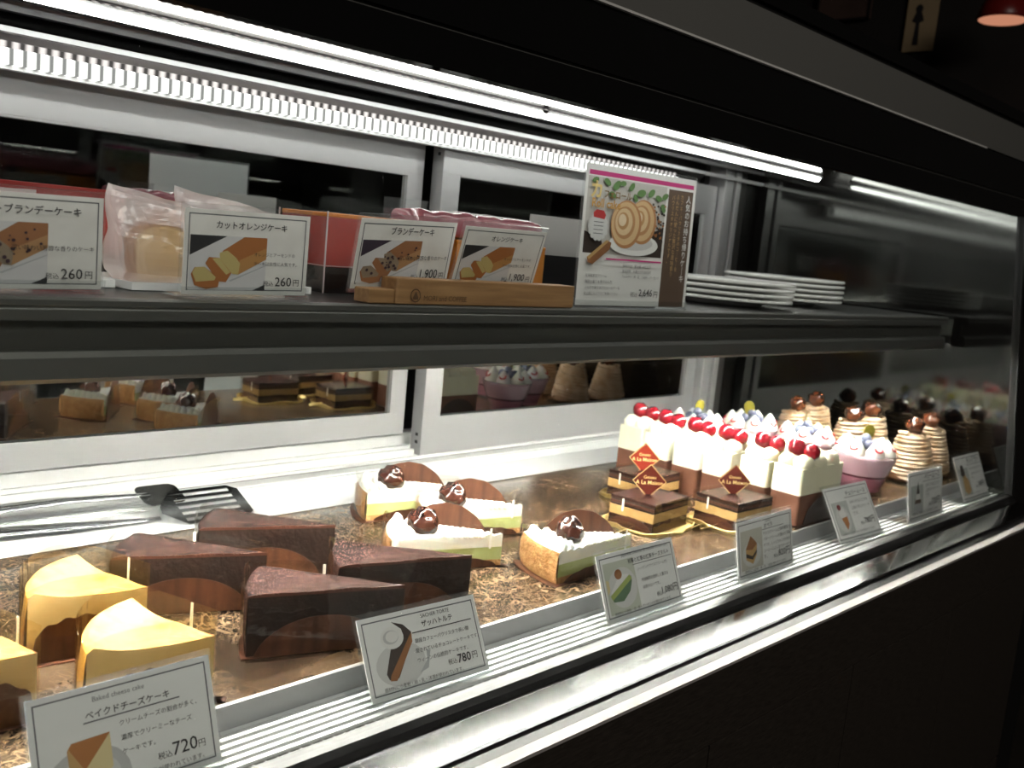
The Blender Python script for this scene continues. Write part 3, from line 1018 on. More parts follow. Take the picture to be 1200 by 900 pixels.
def make_opera(label, loc, yaw, red):
    t = thing('opera_cake', label, 'cake', loc, math.radians(yaw), 'layered opera cakes')
    w_, d_ = 0.084, 0.066
    b = MB()
    pts = []
    for i in range(48):
        q = 2 * PI * i / 48
        rr = 0.0595 + 0.0020 * math.cos(12 * q)
        k = max(abs(math.cos(q)), abs(math.sin(q)))
        pts.append((rr * math.cos(q) / k ** 0.6 * 0.92, rr * math.sin(q) / k ** 0.6 * 0.84))
    b.prism(pts, 0.0005, 0.0015)
    b.tube([(x * 1.01, y * 1.01, 0.0042 + 0.0018 * math.sin(5 * 2 * PI * i / 48)) for i, (x, y) in enumerate(pts)], 0.0011, 6, closed=True)
    b.sheet([(x, y, 0.0012) for x, y in pts + pts[:1]], [(x * 1.01, y * 1.01, 0.0042 + 0.0018 * math.sin(5 * 2 * PI * i / 48)) for i, (x, y) in enumerate(pts + pts[:1])], 0.0004)
    for (x, y) in ((0.040, -0.045), (-0.058, 0.0), (0.058, 0.006)):      # turned-up foil edge
        b.add([(x - 0.018, y, 0.0015), (x + 0.018, y, 0.0015), (x + 0.014, y - 0.008, 0.007), (x - 0.014, y - 0.008, 0.005)], [(0, 1, 2, 3)])
    b.build('gold_board', GOLDP, t)
    mb = layer_block(MB(), w_, d_, [(0.0016, 0.0100, 1), (0.0100, 0.0150, 0), (0.0150, 0.0270, 2), (0.0270, 0.0295, 1), (0.0295, 0.0335, 3), (0.0335, 0.0355, 1), (0.0355, 0.0395, 0)])
    mb.build('cake', [CHOC_TOP, CHOC_SIDE, COFFEE, CHOC_EDGE], t, bevel=0.0006)
    pc = MB()
    for (x0, y0, x1, y1) in ((-w_ / 2, -d_ / 2 - .0012, w_ / 2, -d_ / 2 - .0012), (w_ / 2 + .0012, -d_ / 2, w_ / 2 + .0012, d_ / 2),
                             (w_ / 2, d_ / 2 + .0012, -w_ / 2, d_ / 2 + .0012), (-w_ / 2 - .0012, d_ / 2, -w_ / 2 - .0012, -d_ / 2)):
        lo, hi = [], []
        for i in range(21):
            q = i / 20
            x, y = x0 + (x1 - x0) * q, y0 + (y1 - y0) * q
            lo.append((x, y, 0.0017))
            hi.append((x, y, 0.0030 + 0.0135 * max(0, 1 - abs(2 * q - 1) ** 2) ** 0.7 + 0.0006 * math.sin(q * 44)))
        pc.sheet(lo, hi, 0.0004)
    pc.build('paper_cup', mat('dark_glassine', (0.075, 0.026, 0.016), 0.4), t)
    o = 0.003
    cs = [(-w_ / 2 - o, -d_ / 2 - o), (w_ / 2 + o, -d_ / 2 - o), (w_ / 2 + o, d_ / 2 + o), (-w_ / 2 - o, d_ / 2 + o), (-w_ / 2 - o, -d_ / 2 - o + 0.001)]
    f = MB().sheet([(x, y, 0.0018) for x, y in cs], [(x, y, 0.0425) for x, y in cs], 0.0002).build('film_wrap', FILM, t)
    MB().box(-w_ / 2 - o - 0.0008, -w_ / 2 - o - 0.0004, 0.010, 0.0124, 0.022, 0.038).build('film_glint', FILM_GLINT, f)  # painted highlight on the film
    # standing diamond plaque, turned towards the customer
    R = Matrix.Translation((0.0, 0.004, 0.0385)) @ Matrix.Rotation(math.radians(-42 - yaw), 4, 'Z')
    q = 0.0225
    pl = MB().add([(0, -0.0009, -0.004), (q, -0.0009, q - 0.004), (0, -0.0009, 2 * q - 0.004), (-q, -0.0009, q - 0.004),
                   (0, 0.0009, -0.004), (q, 0.0009, q - 0.004), (0, 0.0009, 2 * q - 0.004), (-q, 0.0009, q - 0.004)],
                  [(0, 1, 2, 3), (7, 6, 5, 4), (0, 4, 5, 1), (1, 5, 6, 2), (2, 6, 7, 3), (3, 7, 4, 0)], 0, False, R)
    po = pl.build('chocolate_plaque', PLAQUER if red else PLAQUE, t)
    p = Print(2 * q, 2 * q)
    p.text('Gateau', 0.5, 0.57, GOLDINK, width=0.36, align='c', bold=0.01)
    p.text('A La Maison', 0.5, 0.40, GOLDINK, width=0.80, align='c', bold=0.015)
    e = 0.012
    for A, B in (((0, .5), (.5, 1)), ((.5, 1), (1, .5)), ((1, .5), (.5, 0)), ((.5, 0), (0, .5))):
        cx, cy = 0.5, 0.5
        k = 0.955
        p.poly([A, B, (cx + (B[0] - cx) * k, cy + (B[1] - cy) * k), (cx + (A[0] - cx) * k, cy + (A[1] - cy) * k)], GOLDINK)
    bake(p.mb, R @ Matrix.Translation((0, -0.0005, -0.004)))
    p.mb.build('gold_print', p.mats, po)
    return t


make_opera('layered opera cake nearest the chestnut tarts, with a dark diamond plaque', (1.034, 0.262, 0.0), 4, False)
make_opera('layered opera cake standing right behind the 820 yen card, with a dark diamond plaque', (1.151, 0.207, 0.0), -2, False)
make_opera('layered opera cake half hidden behind another, with a reddish diamond plaque', (1.142, 0.350, 0.0), 2, True)


# ---- two-tone mousse bars with cherries
def make_mousse(label, loc, yaw):
    t = thing('mousse_cake', label, 'cake', loc, math.radians(yaw), 'two-tone mousse cakes')
    w_, d_ = 0.116, 0.0455
    MB().rbox(-w_ / 2, w_ / 2, -d_ / 2, d_ / 2, 0.001, 0.043, 0.004, 1).rbox(-w_ / 2 - .0002, w_ / 2 + .0002, -d_ / 2 - .0002, d_ / 2 + .0002, 0.043, 0.080, 0.004, 0).build(
        'cake', [MOUSSE_W, MOUSSE_C], t, bevel=0.0008)
    c = MB()
    for i in range(3):
        for j in (-1, 1):
            c.ball((-0.037 + 0.036 * i, j * 0.0108, 0.083), (0.0200, 0.0130, 0.0130), 16, 10, 0, 0.18, i * 2.1 + j)
    c.build('piped_cream', MOUSSE_W, t)
    for k, (x, y, z) in enumerate(((-0.030, 0.006, 0.103), (-0.022, -0.012, 0.0990))):
        ch = MB().ball((x, y, z), (0.0128, 0.0120, 0.0126), 20, 14, 0, 0.10, k + 1.3)
        o = ch.build('cherry', CHERRY, t)
    pc = MB()
    for s in (-1, 1):
        lo, hi = [], []
        for i in range(25):
            q = i / 24
            x = -0.042 + 0.094 * q
            lo.append((x, s * (d_ / 2 + 0.0012), 0.001))
            hi.append((x, s * (d_ / 2 + 0.0022), 0.004 + 0.033 * max(0, 1 - abs(2 * q - 1) ** 2) ** 0.6))
        pc.sheet(lo, hi, 0.0004)
    pc.box(-w_ / 2 - 0.006, w_ / 2 + 0.004, -d_ / 2 - 0.0022, d_ / 2 + 0.0022, 0.0002, 0.0010)
    pc.build('paper_cup', mat('black_brown_glassine', (0.035, 0.013, 0.009), 0.35), t)
    return t


ordn = ['right behind the tilted card', 'second from the front', 'third from the front',
        'fourth from the front', 'second from the back', 'last, near the sliding door']
MO = [(1.274, 0.168, -1.5), (1.270, 0.219, 0), (1.262, 0.274, 0), (1.264, 0.329, 1), (1.270, 0.386, 0), (1.278, 0.441, 1)]
m0 = None
for (x, y, a), d in zip(MO, ordn):
    l = 'ivory and chocolate mousse bar with two cherries, ' + d
    if m0 is None:
        m0 = make_mousse(l, (x, y, 0), a)
    else:
        dup(m0, (x, y, 0), math.radians(a), l)


# ---- pink mousse cups
def make_cup(label, loc, yaw):
    t = thing('berry_mousse_cup', label, 'dessert cup', loc, math.radians(yaw), 'pink berry mousse cups')
    MB().lathe([(0.026, 0.0), (0.029, 0.001), (0.0330, 0.010), (0.0395, 0.028), (0.0440, 0.040), (0.0500, 0.058), (0.0518, 0.0650), (0.0510, 0.0655), (0.0490, 0.0580),
                (0.0430, 0.040), (0.0385, 0.028), (0.0320, 0.010), (0.0001, 0.004)], 48).build('clear_cup', ACRYL, t)
    MB().lathe([(0.0001, 0.0045), (0.0312, 0.0052), (0.0318, 0.011), (0.0378, 0.028), (0.0392, 0.0315), (0.0424, 0.040), (0.0486, 0.0580), (0.0498, 0.0625), (0.0470, 0.0632), (0.0001, 0.0640)], 48,
               mi=[0, 0, 0, 1, 2, 2, 2, 2, 2]).build('mousse', [PINK, BERRYJ, PINKL], t)
    c = MB()
    for k in range(7):
        s = MB()
        a = 2 * PI * k / 7 + 0.3
        x, y = 0.0335 * math.cos(a), 0.0335 * math.sin(a)
        c.lathe([(0.0145, 0.062), (0.0150, 0.066), (0.0125, 0.074), (0.0080, 0.081), (0.0035, 0.0865), (0.0004, 0.0890)], 14, 0, Matrix.Translation((x, y, 0)))
        pts = []
        for i in range(9):
            q = PI * (0.15 + 0.85 * i / 8)
            rr = 0.0100 + 0.0034 * math.sin(q)
            ang = a + 0.62 * math.cos(q)
            pts.append((x + rr * math.cos(ang), y + rr * math.sin(ang), 0.0790 - 0.0058 * math.sin(q)))
        s.tube(pts, 0.0015, 6).build('sauce_loop', REDS, t)
    c.build('cream_peaks', CREAM, t)
    for k in range(6):
        a = 2 * PI * k / 5
        r = 0.0135 if k < 5 else 0
        z = 0.0785 if k < 5 else 0.087
        b = MB().ball((r * math.cos(a), r * math.sin(a), z), 0.0078, 14, 10)
        b.build('blueberry', BLUEB, t)
    lf = MB()
    n = 20
    R = Matrix.Translation((0.004, 0.0, 0.080)) @ Matrix.Rotation(math.radians(-40 - yaw), 4, 'Z') @ Matrix.Rotation(0.15, 4, 'Y')
    pts = [(0.009 * math.sin(2 * PI * i / n) * (1 - 0.25 * math.cos(2 * PI * i / n)), 0.014 - 0.0145 * math.cos(2 * PI * i / n)) for i in range(n)]
    vs = [(x, -0.0005 + 0.02 * x, z) for x, z in pts] + [(x, 0.0005 + 0.02 * x, z) for x, z in pts]
    lf.add(vs, [tuple(range(n)), tuple(range(n, 2 * n))[::-1]] + [(i, n + i, n + (i + 1) % n, (i + 1) % n) for i in range(n)], 0, False, R)
    lf.build('leaf', LEAF, t)
    return t


cp0 = make_cup('pink mousse cup with cream peaks and blueberries, in front of its row beside the card', (1.525, 0.200, 0.0004), 10)
dup(cp0, (1.530, 0.306, 0.0004), math.radians(80), 'pink mousse cup with blueberries, second from the front of its row')
dup(cp0, (1.528, 0.410, 0.0004), math.radians(150), 'pink mousse cup with blueberries, at the back behind the cherry mousse bars')
dup(cp0, (1.425, 0.455, 0.0004), math.radians(30), 'pink mousse cup tucked behind the back end of the cherry mousse row')


# ---- mont blancs
def make_montblanc(label, loc, yaw):
    t = thing('mont_blanc_cake', label, 'cake', loc, math.radians(yaw), 'mont blanc cakes')
    MB().lathe([(0.0001, 0.0035), (0.037, 0.0035), (0.036, 0.012), (0.0265, 0.045), (0.0185, 0.078), (0.014, 0.082), (0.0001, 0.083)], 32).build('cake_core', CHESTCREAM, t)
    for strand in range(2):
        pts, rr = [], []
        turns = 5.5
        N = 250
        for i in range(N + 1):
            q = i / N
            a = 2 * PI * (turns * q + strand / 2)
            R = (0.0415 * (1 - q) + 0.0225 * q) + 0.0011 * noise.noise(Vector((a * 1.3, q * 9, strand * 5))) - 0.003 * max(0, (0.05 - q) / 0.05)
            z = 0.0082 + 0.0745 * q + 0.0012 * math.sin(a * 1.0 + strand) + 0.001 * noise.noise(Vector((a * 0.9, 3 + strand, q * 4)))
            pts.append((R * math.cos(a), R * math.sin(a), z))
            rr.append(0.0034)
        MB().tube(pts, rr, 7).build('cream_strand', CHESTCREAM, t)
    MB().ball((0.0, 0.0, 0.0965), (0.0165, 0.0150, 0.0145), 22, 14, 0, 0.28, 5.1).build('chestnut', CHESTNUT2, t)
    MB().lathe([(0.0001, 0.0004), (0.043, 0.0004), (0.050, 0.004), (0.0505, 0.0046), (0.043, 0.0026), (0.0001, 0.0024)], 60, wob=lambda j, a: 0.0016 * math.sin(30 * a) if j in (2, 3) else 0).build(
        'foil_cup', mat('brown_foil', (0.30, 0.15, 0.08), 0.25, 0.8), t)
    return t


MBL = [(1.705, 0.194, 'mont blanc of piped chestnut cream nearest the glass, left of the last card'), (1.809, 0.206, 'mont blanc half hidden behind the nearest mont blanc, close to the end wall'),
       (1.692, 0.300, 'mont blanc behind the front pink mousse cup'), (1.797, 0.312, 'mont blanc by the end wall, level with the second pink cup'),
       (1.684, 0.407, 'mont blanc behind the second pink mousse cup'), (1.792, 0.424, 'mont blanc in the back corner by the end wall')]
b0 = None
for i, (x, y, l) in enumerate(MBL):
    if b0 is None:
        b0 = make_montblanc(l, (x, y, 0), 0)
    else:
        dup(b0, (x, y, 0), i * 0.9, l)

# ================================================================== price cards on the gutter
G1 = 'price cards standing along the glass'
PLATE = mat('photo_plate', (0.60, 0.60, 0.59), 0.6)
PLATE2 = mat('photo_plate_rim', (0.50, 0.50, 0.50), 0.6)
PB = lambda n, c: mat('photo_' + n, c, 0.6)
P_BROWN, P_DARK, P_YEL, P_TAN, P_GRN, P_DGRN, P_RUST = PB('brown', (0.24, 0.10, 0.035)), PB('dark', (0.03, 0.02, 0.016)), PB('yellow', (0.66, 0.55, 0.30)), PB('tan', (0.48, 0.30, 0.12)), PB('green', (0.30, 0.36, 0.10)), PB('dark_green', (0.08, 0.14, 0.08)), PB('rust', (0.36, 0.14, 0.04))
P_GREY, P_WHITE, P_BLACK, P_LEAF, P_PINK, P_COCOA = PB('grey', (0.42, 0.43, 0.44)), PB('white', (0.74, 0.73, 0.71)), PB('black', (0.02, 0.02, 0.022)), PB('leaf', (0.10, 0.20, 0.06)), PB('pink', (0.55, 0.03, 0.19)), PB('cocoa', (0.10, 0.062, 0.040))


def d720(p):
    p.disc(0.27, 0.20, 0.225, 0.30, PLATE2)
    p.disc(0.27, 0.20, 0.170, 0.22, PLATE)
    p.poly([(0.175, 0.50), (0.20, 0.555), (0.40, 0.565), (0.385, 0.40), (0.26, 0.27), (0.18, 0.24)], P_RUST)
    p.poly([(0.18, 0.52), (0.175, 0.25), (0.21, 0.09), (0.255, 0.08), (0.255, 0.30)], P_TAN)
    p.poly([(0.255, 0.30), (0.25, 0.07), (0.40, 0.27), (0.40, 0.56)], P_YEL)
    p.text('Baked cheese cake', 0.33, 0.855, GREYINK, width=0.28)
    p.text('ベイクドチーズケーキ', 0.285, 0.715, INK, width=0.46, bold=0.012)
    p.rect(0.27, 0.685, 0.80, 0.697, GREYINK)
    p.text('クリームチーズの割合が多く、', 0.455, 0.585, INK, width=0.44)
    p.text('濃厚でクリーミーなチーズ', 0.455, 0.455, INK, width=0.40)
    p.text('ケーキです。', 0.455, 0.335, INK, width=0.18)
    p.text('税込', 0.64, 0.185, INK, width=0.080)
    p.text('720', 0.725, 0.185, INK, width=0.145, bold=0.005)
    p.text('円', 0.875, 0.185, INK, width=0.040)
    p.text('原材料に小麦粉・卵・乳が使われています。', 0.28, 0.085, INK, width=0.62)


def d780(p):
    p.disc(0.28, 0.37, 0.20, 0.26, PLATE)
    p.poly([(0.45, 0.22), (0.49, 0.24), (0.53, 0.44), (0.50, 0.46), (0.49, 0.34), (0.41, 0.20)], P_GREY)
    p.poly([(0.26, 0.89), (0.35, 0.83), (0.405, 0.72), (0.40, 0.62), (0.24, 0.21), (0.165, 0.215), (0.15, 0.29), (0.22, 0.58), (0.335, 0.68), (0.33, 0.78)], P_DARK)
    p.poly([(0.405, 0.72), (0.400, 0.60), (0.22, 0.185), (0.17, 0.20), (0.18, 0.26)], P_BROWN)
    p.disc(0.245, 0.70, 0.092, 0.135, P_WHITE)
    p.disc(0.235, 0.71, 0.062, 0.085, PLATE2)
    p.disc(0.245, 0.715, 0.050, 0.068, P_WHITE)
    p.text('SACHER TORTE', 0.505, 0.855, INK, width=0.25)
    p.text('ザッハトルテ', 0.50, 0.740, INK, width=0.27, bold=0.014)
    p.rect(0.41, 0.690, 0.93, 0.703, INK)
    p.text('銀座カフェーパウリスタで長い間', 0.42, 0.565, INK, width=0.47)
    p.text('愛されているチョコレートケーキです。', 0.41, 0.445, INK, width=0.555)
    p.text('ウィーンの伝統的ケーキです。', 0.41, 0.325, INK, width=0.44)
    p.text('税込', 0.655, 0.195, INK, width=0.078)
    p.text('780', 0.740, 0.185, INK, width=0.118, bold=0.014)
    p.text('円', 0.872, 0.195, INK, width=0.045)
    p.text('原材料に小麦粉・卵・乳・洋酒が使われています。', 0.11, 0.085, INK, width=0.66)


def d1080(p):
    p.rect(0.06, 0.10, 0.44, 0.86, mat('photo_sage', (0.50, 0.52, 0.44), 0.6))
    p.disc(0.26, 0.46, 0.175, 0.30, PLATE)
    p.poly([(0.10, 0.36), (0.38, 0.60), (0.38, 0.52), (0.34, 0.38), (0.24, 0.26), (0.12, 0.28)], P_DGRN)
    p.poly([(0.09, 0.38), (0.36, 0.62), (0.385, 0.555), (0.11, 0.31)], P_GRN)
    p.poly([(0.10, 0.42), (0.24, 0.66), (0.36, 0.63), (0.11, 0.40)], P_WHITE)
    p.disc(0.225, 0.665, 0.045, 0.075, P_BROWN)
    p.poly([(0.065, 0.40), (0.10, 0.46), (0.10, 0.60), (0.065, 0.62)], P_YEL)
    p.text('Japanese chestnut & matcha cheese tart', 0.30, 0.885, GREYINK, width=0.62)
    p.text('和栗と抹茶の抹茶チーズタルト', 0.37, 0.775, INK, width=0.55, bold=0.014)
    p.rect(0.42, 0.740, 0.95, 0.750, GREYINK)
    p.text('(トッピングアイスクリーム付)', 0.47, 0.630, INK, width=0.40)
    p.text('宇治抹茶を使用した贅沢な', 0.50, 0.460, INK, width=0.36)
    p.text('抹茶タルトです。', 0.50, 0.345, INK, width=0.23)
    p.text('税込', 0.66, 0.175, INK, width=0.072)
    p.text('1,080円', 0.735, 0.175, INK, width=0.215, bold=0.006)
    p.text('原材料に小麦粉・卵・乳・アーモンドが使われています。', 0.10, 0.080, INK, width=0.74)


def d820(p):
    p.rect(0.06, 0.14, 0.44, 0.83, mat('photo_beige', (0.52, 0.50, 0.44), 0.6))
    p.disc(0.25, 0.40, 0.165, 0.22, PLATE)
    p.poly([(0.235, 0.70), (0.34, 0.55), (0.33, 0.36), (0.26, 0.22), (0.145, 0.32), (0.145, 0.50)], P_TAN)
    p.poly([(0.235, 0.72), (0.345, 0.56), (0.255, 0.47), (0.14, 0.50)], P_BROWN)
    p.poly([(0.145, 0.43), (0.255, 0.36), (0.255, 0.30), (0.145, 0.36)], P_DARK)
    p.poly([(0.255, 0.36), (0.335, 0.46), (0.335, 0.41), (0.255, 0.29)], P_DARK)
    p.text('Opéra', 0.50, 0.875, GREYINK, width=0.10)
    p.text('オペラ', 0.475, 0.790, INK, width=0.15, bold=0.014)
    p.rect(0.44, 0.765, 0.83, 0.775, GREYINK)
    for k, s in enumerate(('チョコクリームと珈琲風味の', 'バタークリームを重ねた洋菓', '子です。しっとりとした生地が', 'コーヒーによく合うケーキで')):
        p.text(s, 0.455, 0.665 - 0.105 * k, INK, width=0.50)
    p.text('す。', 0.455, 0.245, INK, width=0.06)
    p.text('税込', 0.63, 0.205, INK, width=0.080)
    p.text('820円', 0.72, 0.205, INK, width=0.215, bold=0.004)
    p.text('原材料に小麦粉・卵・乳・洋酒が使われています。', 0.11, 0.085, INK, width=0.75)


def dsmall(kind, title, price):
    def f(p):
        p.rect(0.07, 0.12, 0.42, 0.72, mat('photo_mist', (0.48, 0.50, 0.48), 0.6))
        if kind == 'mousse':
            p.disc(0.24, 0.40, 0.15, 0.24, PLATE)
            p.poly([(0.17, 0.52), (0.30, 0.62), (0.34, 0.34), (0.26, 0.20)], P_WHITE)
            p.poly([(0.20, 0.42), (0.33, 0.44), (0.33, 0.30), (0.26, 0.19)], P_RUST)
            p.disc(0.21, 0.62, 0.04, 0.055, mat('photo_cherry', (0.16, 0.02, 0.02), 0.6))
        elif kind == 'cup':
            p.poly([(0.13, 0.14), (0.40, 0.14), (0.36, 0.34), (0.17, 0.34)], P_GREY)
            p.poly([(0.17, 0.34), (0.36, 0.34), (0.32, 0.52), (0.22, 0.52)], P_COCOA)
            p.poly([(0.20, 0.42), (0.27, 0.76), (0.34, 0.42)], P_WHITE)
            p.poly([(0.225, 0.54), (0.27, 0.80), (0.315, 0.54)], P_DARK)
        else:
            p.poly([(0.14, 0.22), (0.24, 0.12), (0.38, 0.20), (0.36, 0.42), (0.26, 0.58), (0.17, 0.55)], P_TAN)
            p.poly([(0.12, 0.58), (0.16, 0.78), (0.24, 0.80), (0.29, 0.60), (0.20, 0.52)], P_DARK)
        p.text(title, 0.45, 0.80, INK, width=0.46, bold=0.010)
        p.rect(0.40, 0.765, 0.93, 0.775, GREYINK)
        for k in range(3):
            p.text(('なめらかな口どけの', '上品な甘さのケーキ', 'です。')[k], 0.48, 0.64 - 0.11 * k, GREYINK, width=(0.42, 0.42, 0.13)[k])
        p.text('税込', 0.58, 0.225, INK, width=0.085)
        p.text(price + '円', 0.675, 0.225, INK, width=0.235, bold=0.006)
        p.text('原材料に小麦粉・卵・乳が使われています。', 0.12, 0.10, GREYINK, width=0.74)
    return f


GZ = -0.0145
price_card('white price card reading Baked cheese cake, 720 yen', (0.2690, 0.094, GZ + 0.0016), -2.0, 20.0, 1.0, 0.1170, 0.0700, d720, PAPERW, G1)
price_card('white price card reading Sacher torte, 780 yen', (0.5200, 0.096, GZ), -1.2, 27.9, -1.1, 0.1235, 0.0645, d780, PAPERW, G1)
price_card('white price card with a green tart photo, 1,080 yen', (0.8115, 0.096, GZ), 0.5, 22.0, -0.5, 0.1310, 0.0670, d1080, PAPERW, G1)
price_card('white upright price card with a layered cake photo, 820 yen', (1.0480, 0.093, GZ), -1.9, 10.9, 1.1, 0.1220, 0.0670, d820, PAPERW, G1)
price_card('white price card leaning well back in front of the first cherry mousse bar', (1.3110, 0.094, GZ), -5.5, 29.5, 1.3, 0.1135, 0.0760, dsmall('mousse', 'チェリームース', '780'), PAPERW, G1)
price_card('white upright price card in front of the nearest mont blanc', (1.5270, 0.090, GZ), 0.8, 9.2, -1.0, 0.1380, 0.0730, dsmall('cup', 'ベリームース', '720'), PAPERW, G1)
price_card('white price card last in the row, nearest the end wall', (1.7570, 0.092, GZ), 1.0, 23.1, -0.8, 0.1240, 0.0760, dsmall('mont', 'モンブラン', '780'), PAPERW, G1)

# ================================================================== things on the middle shelf
SZ = 0.2840                                  # shelf top
G2 = 'price cards on the middle shelf'


def loaf_photo(p, dark, u0=0.045, u1=0.645, v1=0.70):
    """cake picture used on the loaf cards: white tray on black, loaf with two cut slices"""
    crumb = PB('crumb_dark', (0.26, 0.20, 0.14)) if dark else PB('crumb_yellow', (0.50, 0.40, 0.16))
    crust = PB('loaf_crust_dark', (0.30, 0.13, 0.055)) if dark else PB('loaf_crust', (0.36, 0.13, 0.035))
    side = PB('loaf_side', (0.40, 0.22, 0.10)) if dark else PB('loaf_side_orange', (0.44, 0.22, 0.07))
    p.rect(u0, 0.055, u1, v1, PB('tray_white', (0.60, 0.59, 0.60)))
    p.poly([(u0, v1), (u0 + 0.28, v1), (u0, 0.46)], PB('plum_black', (0.035, 0.022, 0.04)) if dark else P_BLACK)
    p.poly([(u1 - 0.10, 0.055), (u1, 0.055), (u1, 0.13)], P_BLACK)
    p.poly([(0.35, 0.17), (u1, 0.37), (u1, 0.36), (0.37, 0.16)], P_GREY)
    p.poly([(0.29, 0.52), (0.46, v1), (u1, v1), (u1, 0.53), (0.42, 0.38)], crust)
    p.poly([(0.42, 0.24), (u1, 0.44), (u1, 0.58), (0.43, 0.42)], side)
    p.poly([(0.27, 0.50), (0.33, 0.53), (0.40, 0.45), (0.435, 0.38), (0.425, 0.245), (0.38, 0.25), (0.28, 0.36)], crumb)
    p.poly([(0.165, 0.37), (0.19, 0.445), (0.27, 0.44), (0.37, 0.26), (0.33, 0.15), (0.27, 0.16)], crust)
    p.poly([(0.215, 0.43), (0.27, 0.44), (0.36, 0.27), (0.33, 0.24)], crumb)
    p.poly([(0.06, 0.24), (0.09, 0.11), (0.18, 0.065), (0.27, 0.09), (0.28, 0.19), (0.16, 0.33), (0.085, 0.32)], crust)
    p.poly([(0.07, 0.255), (0.10, 0.15), (0.24, 0.17), (0.25, 0.21), (0.16, 0.33), (0.09, 0.32)], crumb)
    if dark:
        for k in range(26):
            u, v = random.uniform(0.28, 0.62), random.uniform(0.30, 0.68)
            if v < 0.25 + (u - 0.28) * 0.6 or v > 0.52 + (u - 0.28) * 0.6:
                continue
            s = random.uniform(0.006, 0.014)
            p.disc(u, v, s, s * 1.4, PB('fruit', (0.045, 0.02, 0.03)), 7)
        for (u, v) in ((0.31, 0.44), (0.34, 0.38), (0.38, 0.33), (0.40, 0.29), (0.35, 0.46), (0.12, 0.27), (0.17, 0.22), (0.26, 0.37), (0.30, 0.3)):
            p.disc(u, v, 0.014, 0.022, PB('fruit', (0.045, 0.02, 0.03)), 9)


def dloaf(title, lines, price, dark, tw, px=0.62, cut=False):
    def f(p):
        loaf_photo(p, dark)
        p.text(title, 0.52, 0.785, INK, width=tw, bold=0.014, align='c')
        for k, (s, u, wd) in enumerate(lines):
            p.text(s, u, (0.475 if len(lines) > 1 else 0.41) - 0.115 * k, INK, width=wd)
        p.text('税込', px, 0.110, INK, width=0.085)
        p.text(price, px + 0.098, 0.110, INK, width=0.140 if len(price) < 4 else 0.190, bold=0.004)
        p.text('円', 0.885, 0.115, INK, width=0.048)
    return f


OL = [('オレンジとアーモンドの', 0.545, 0.34), ('ケーキは女性に人気です。', 0.545, 0.36)]
BL = [('深い味わい芳醇な香りのケーキ', 0.42, 0.52)]
price_card('cream shelf card for cut orange cake, 260 yen, beside the bagged slices', (0.4020, 0.2175, SZ + 0.0042), -1.0, -2.5, 1.0, 0.1048, 0.0625, dloaf('カットオレンジケーキ', OL, '260', False, 0.57, 0.63), PAPERG, G2, foot=0.028)
price_card('cream shelf card for cut brandy cake, 260 yen, at the left picture edge', (0.2400, 0.2175, SZ + 0.0042), 0.0, -2.9, 1.2, 0.1006, 0.0612, dloaf('カットブランデーケーキ', BL, '260', True, 0.66, 0.63), PAPERG, G2, foot=0.03)
price_card('cream shelf card for brandy cake, 1,900 yen, in the wooden block', (0.5720, 0.2405, 0.2970), 9.2, -9.9, 1.9, 0.1280, 0.0610, dloaf('ブランデーケーキ', BL, '1,900', True, 0.45, 0.575), PAPERG, G2, foot=0)
price_card('cream shelf card for orange cake, 1,900 yen, in the wooden block', (0.6890, 0.2405, 0.3005), -1.7, -16.1, 0.8, 0.1087, 0.0600, dloaf('オレンジケーキ', OL, '1,900', False, 0.38, 0.575), PAPERG, G2, foot=0)


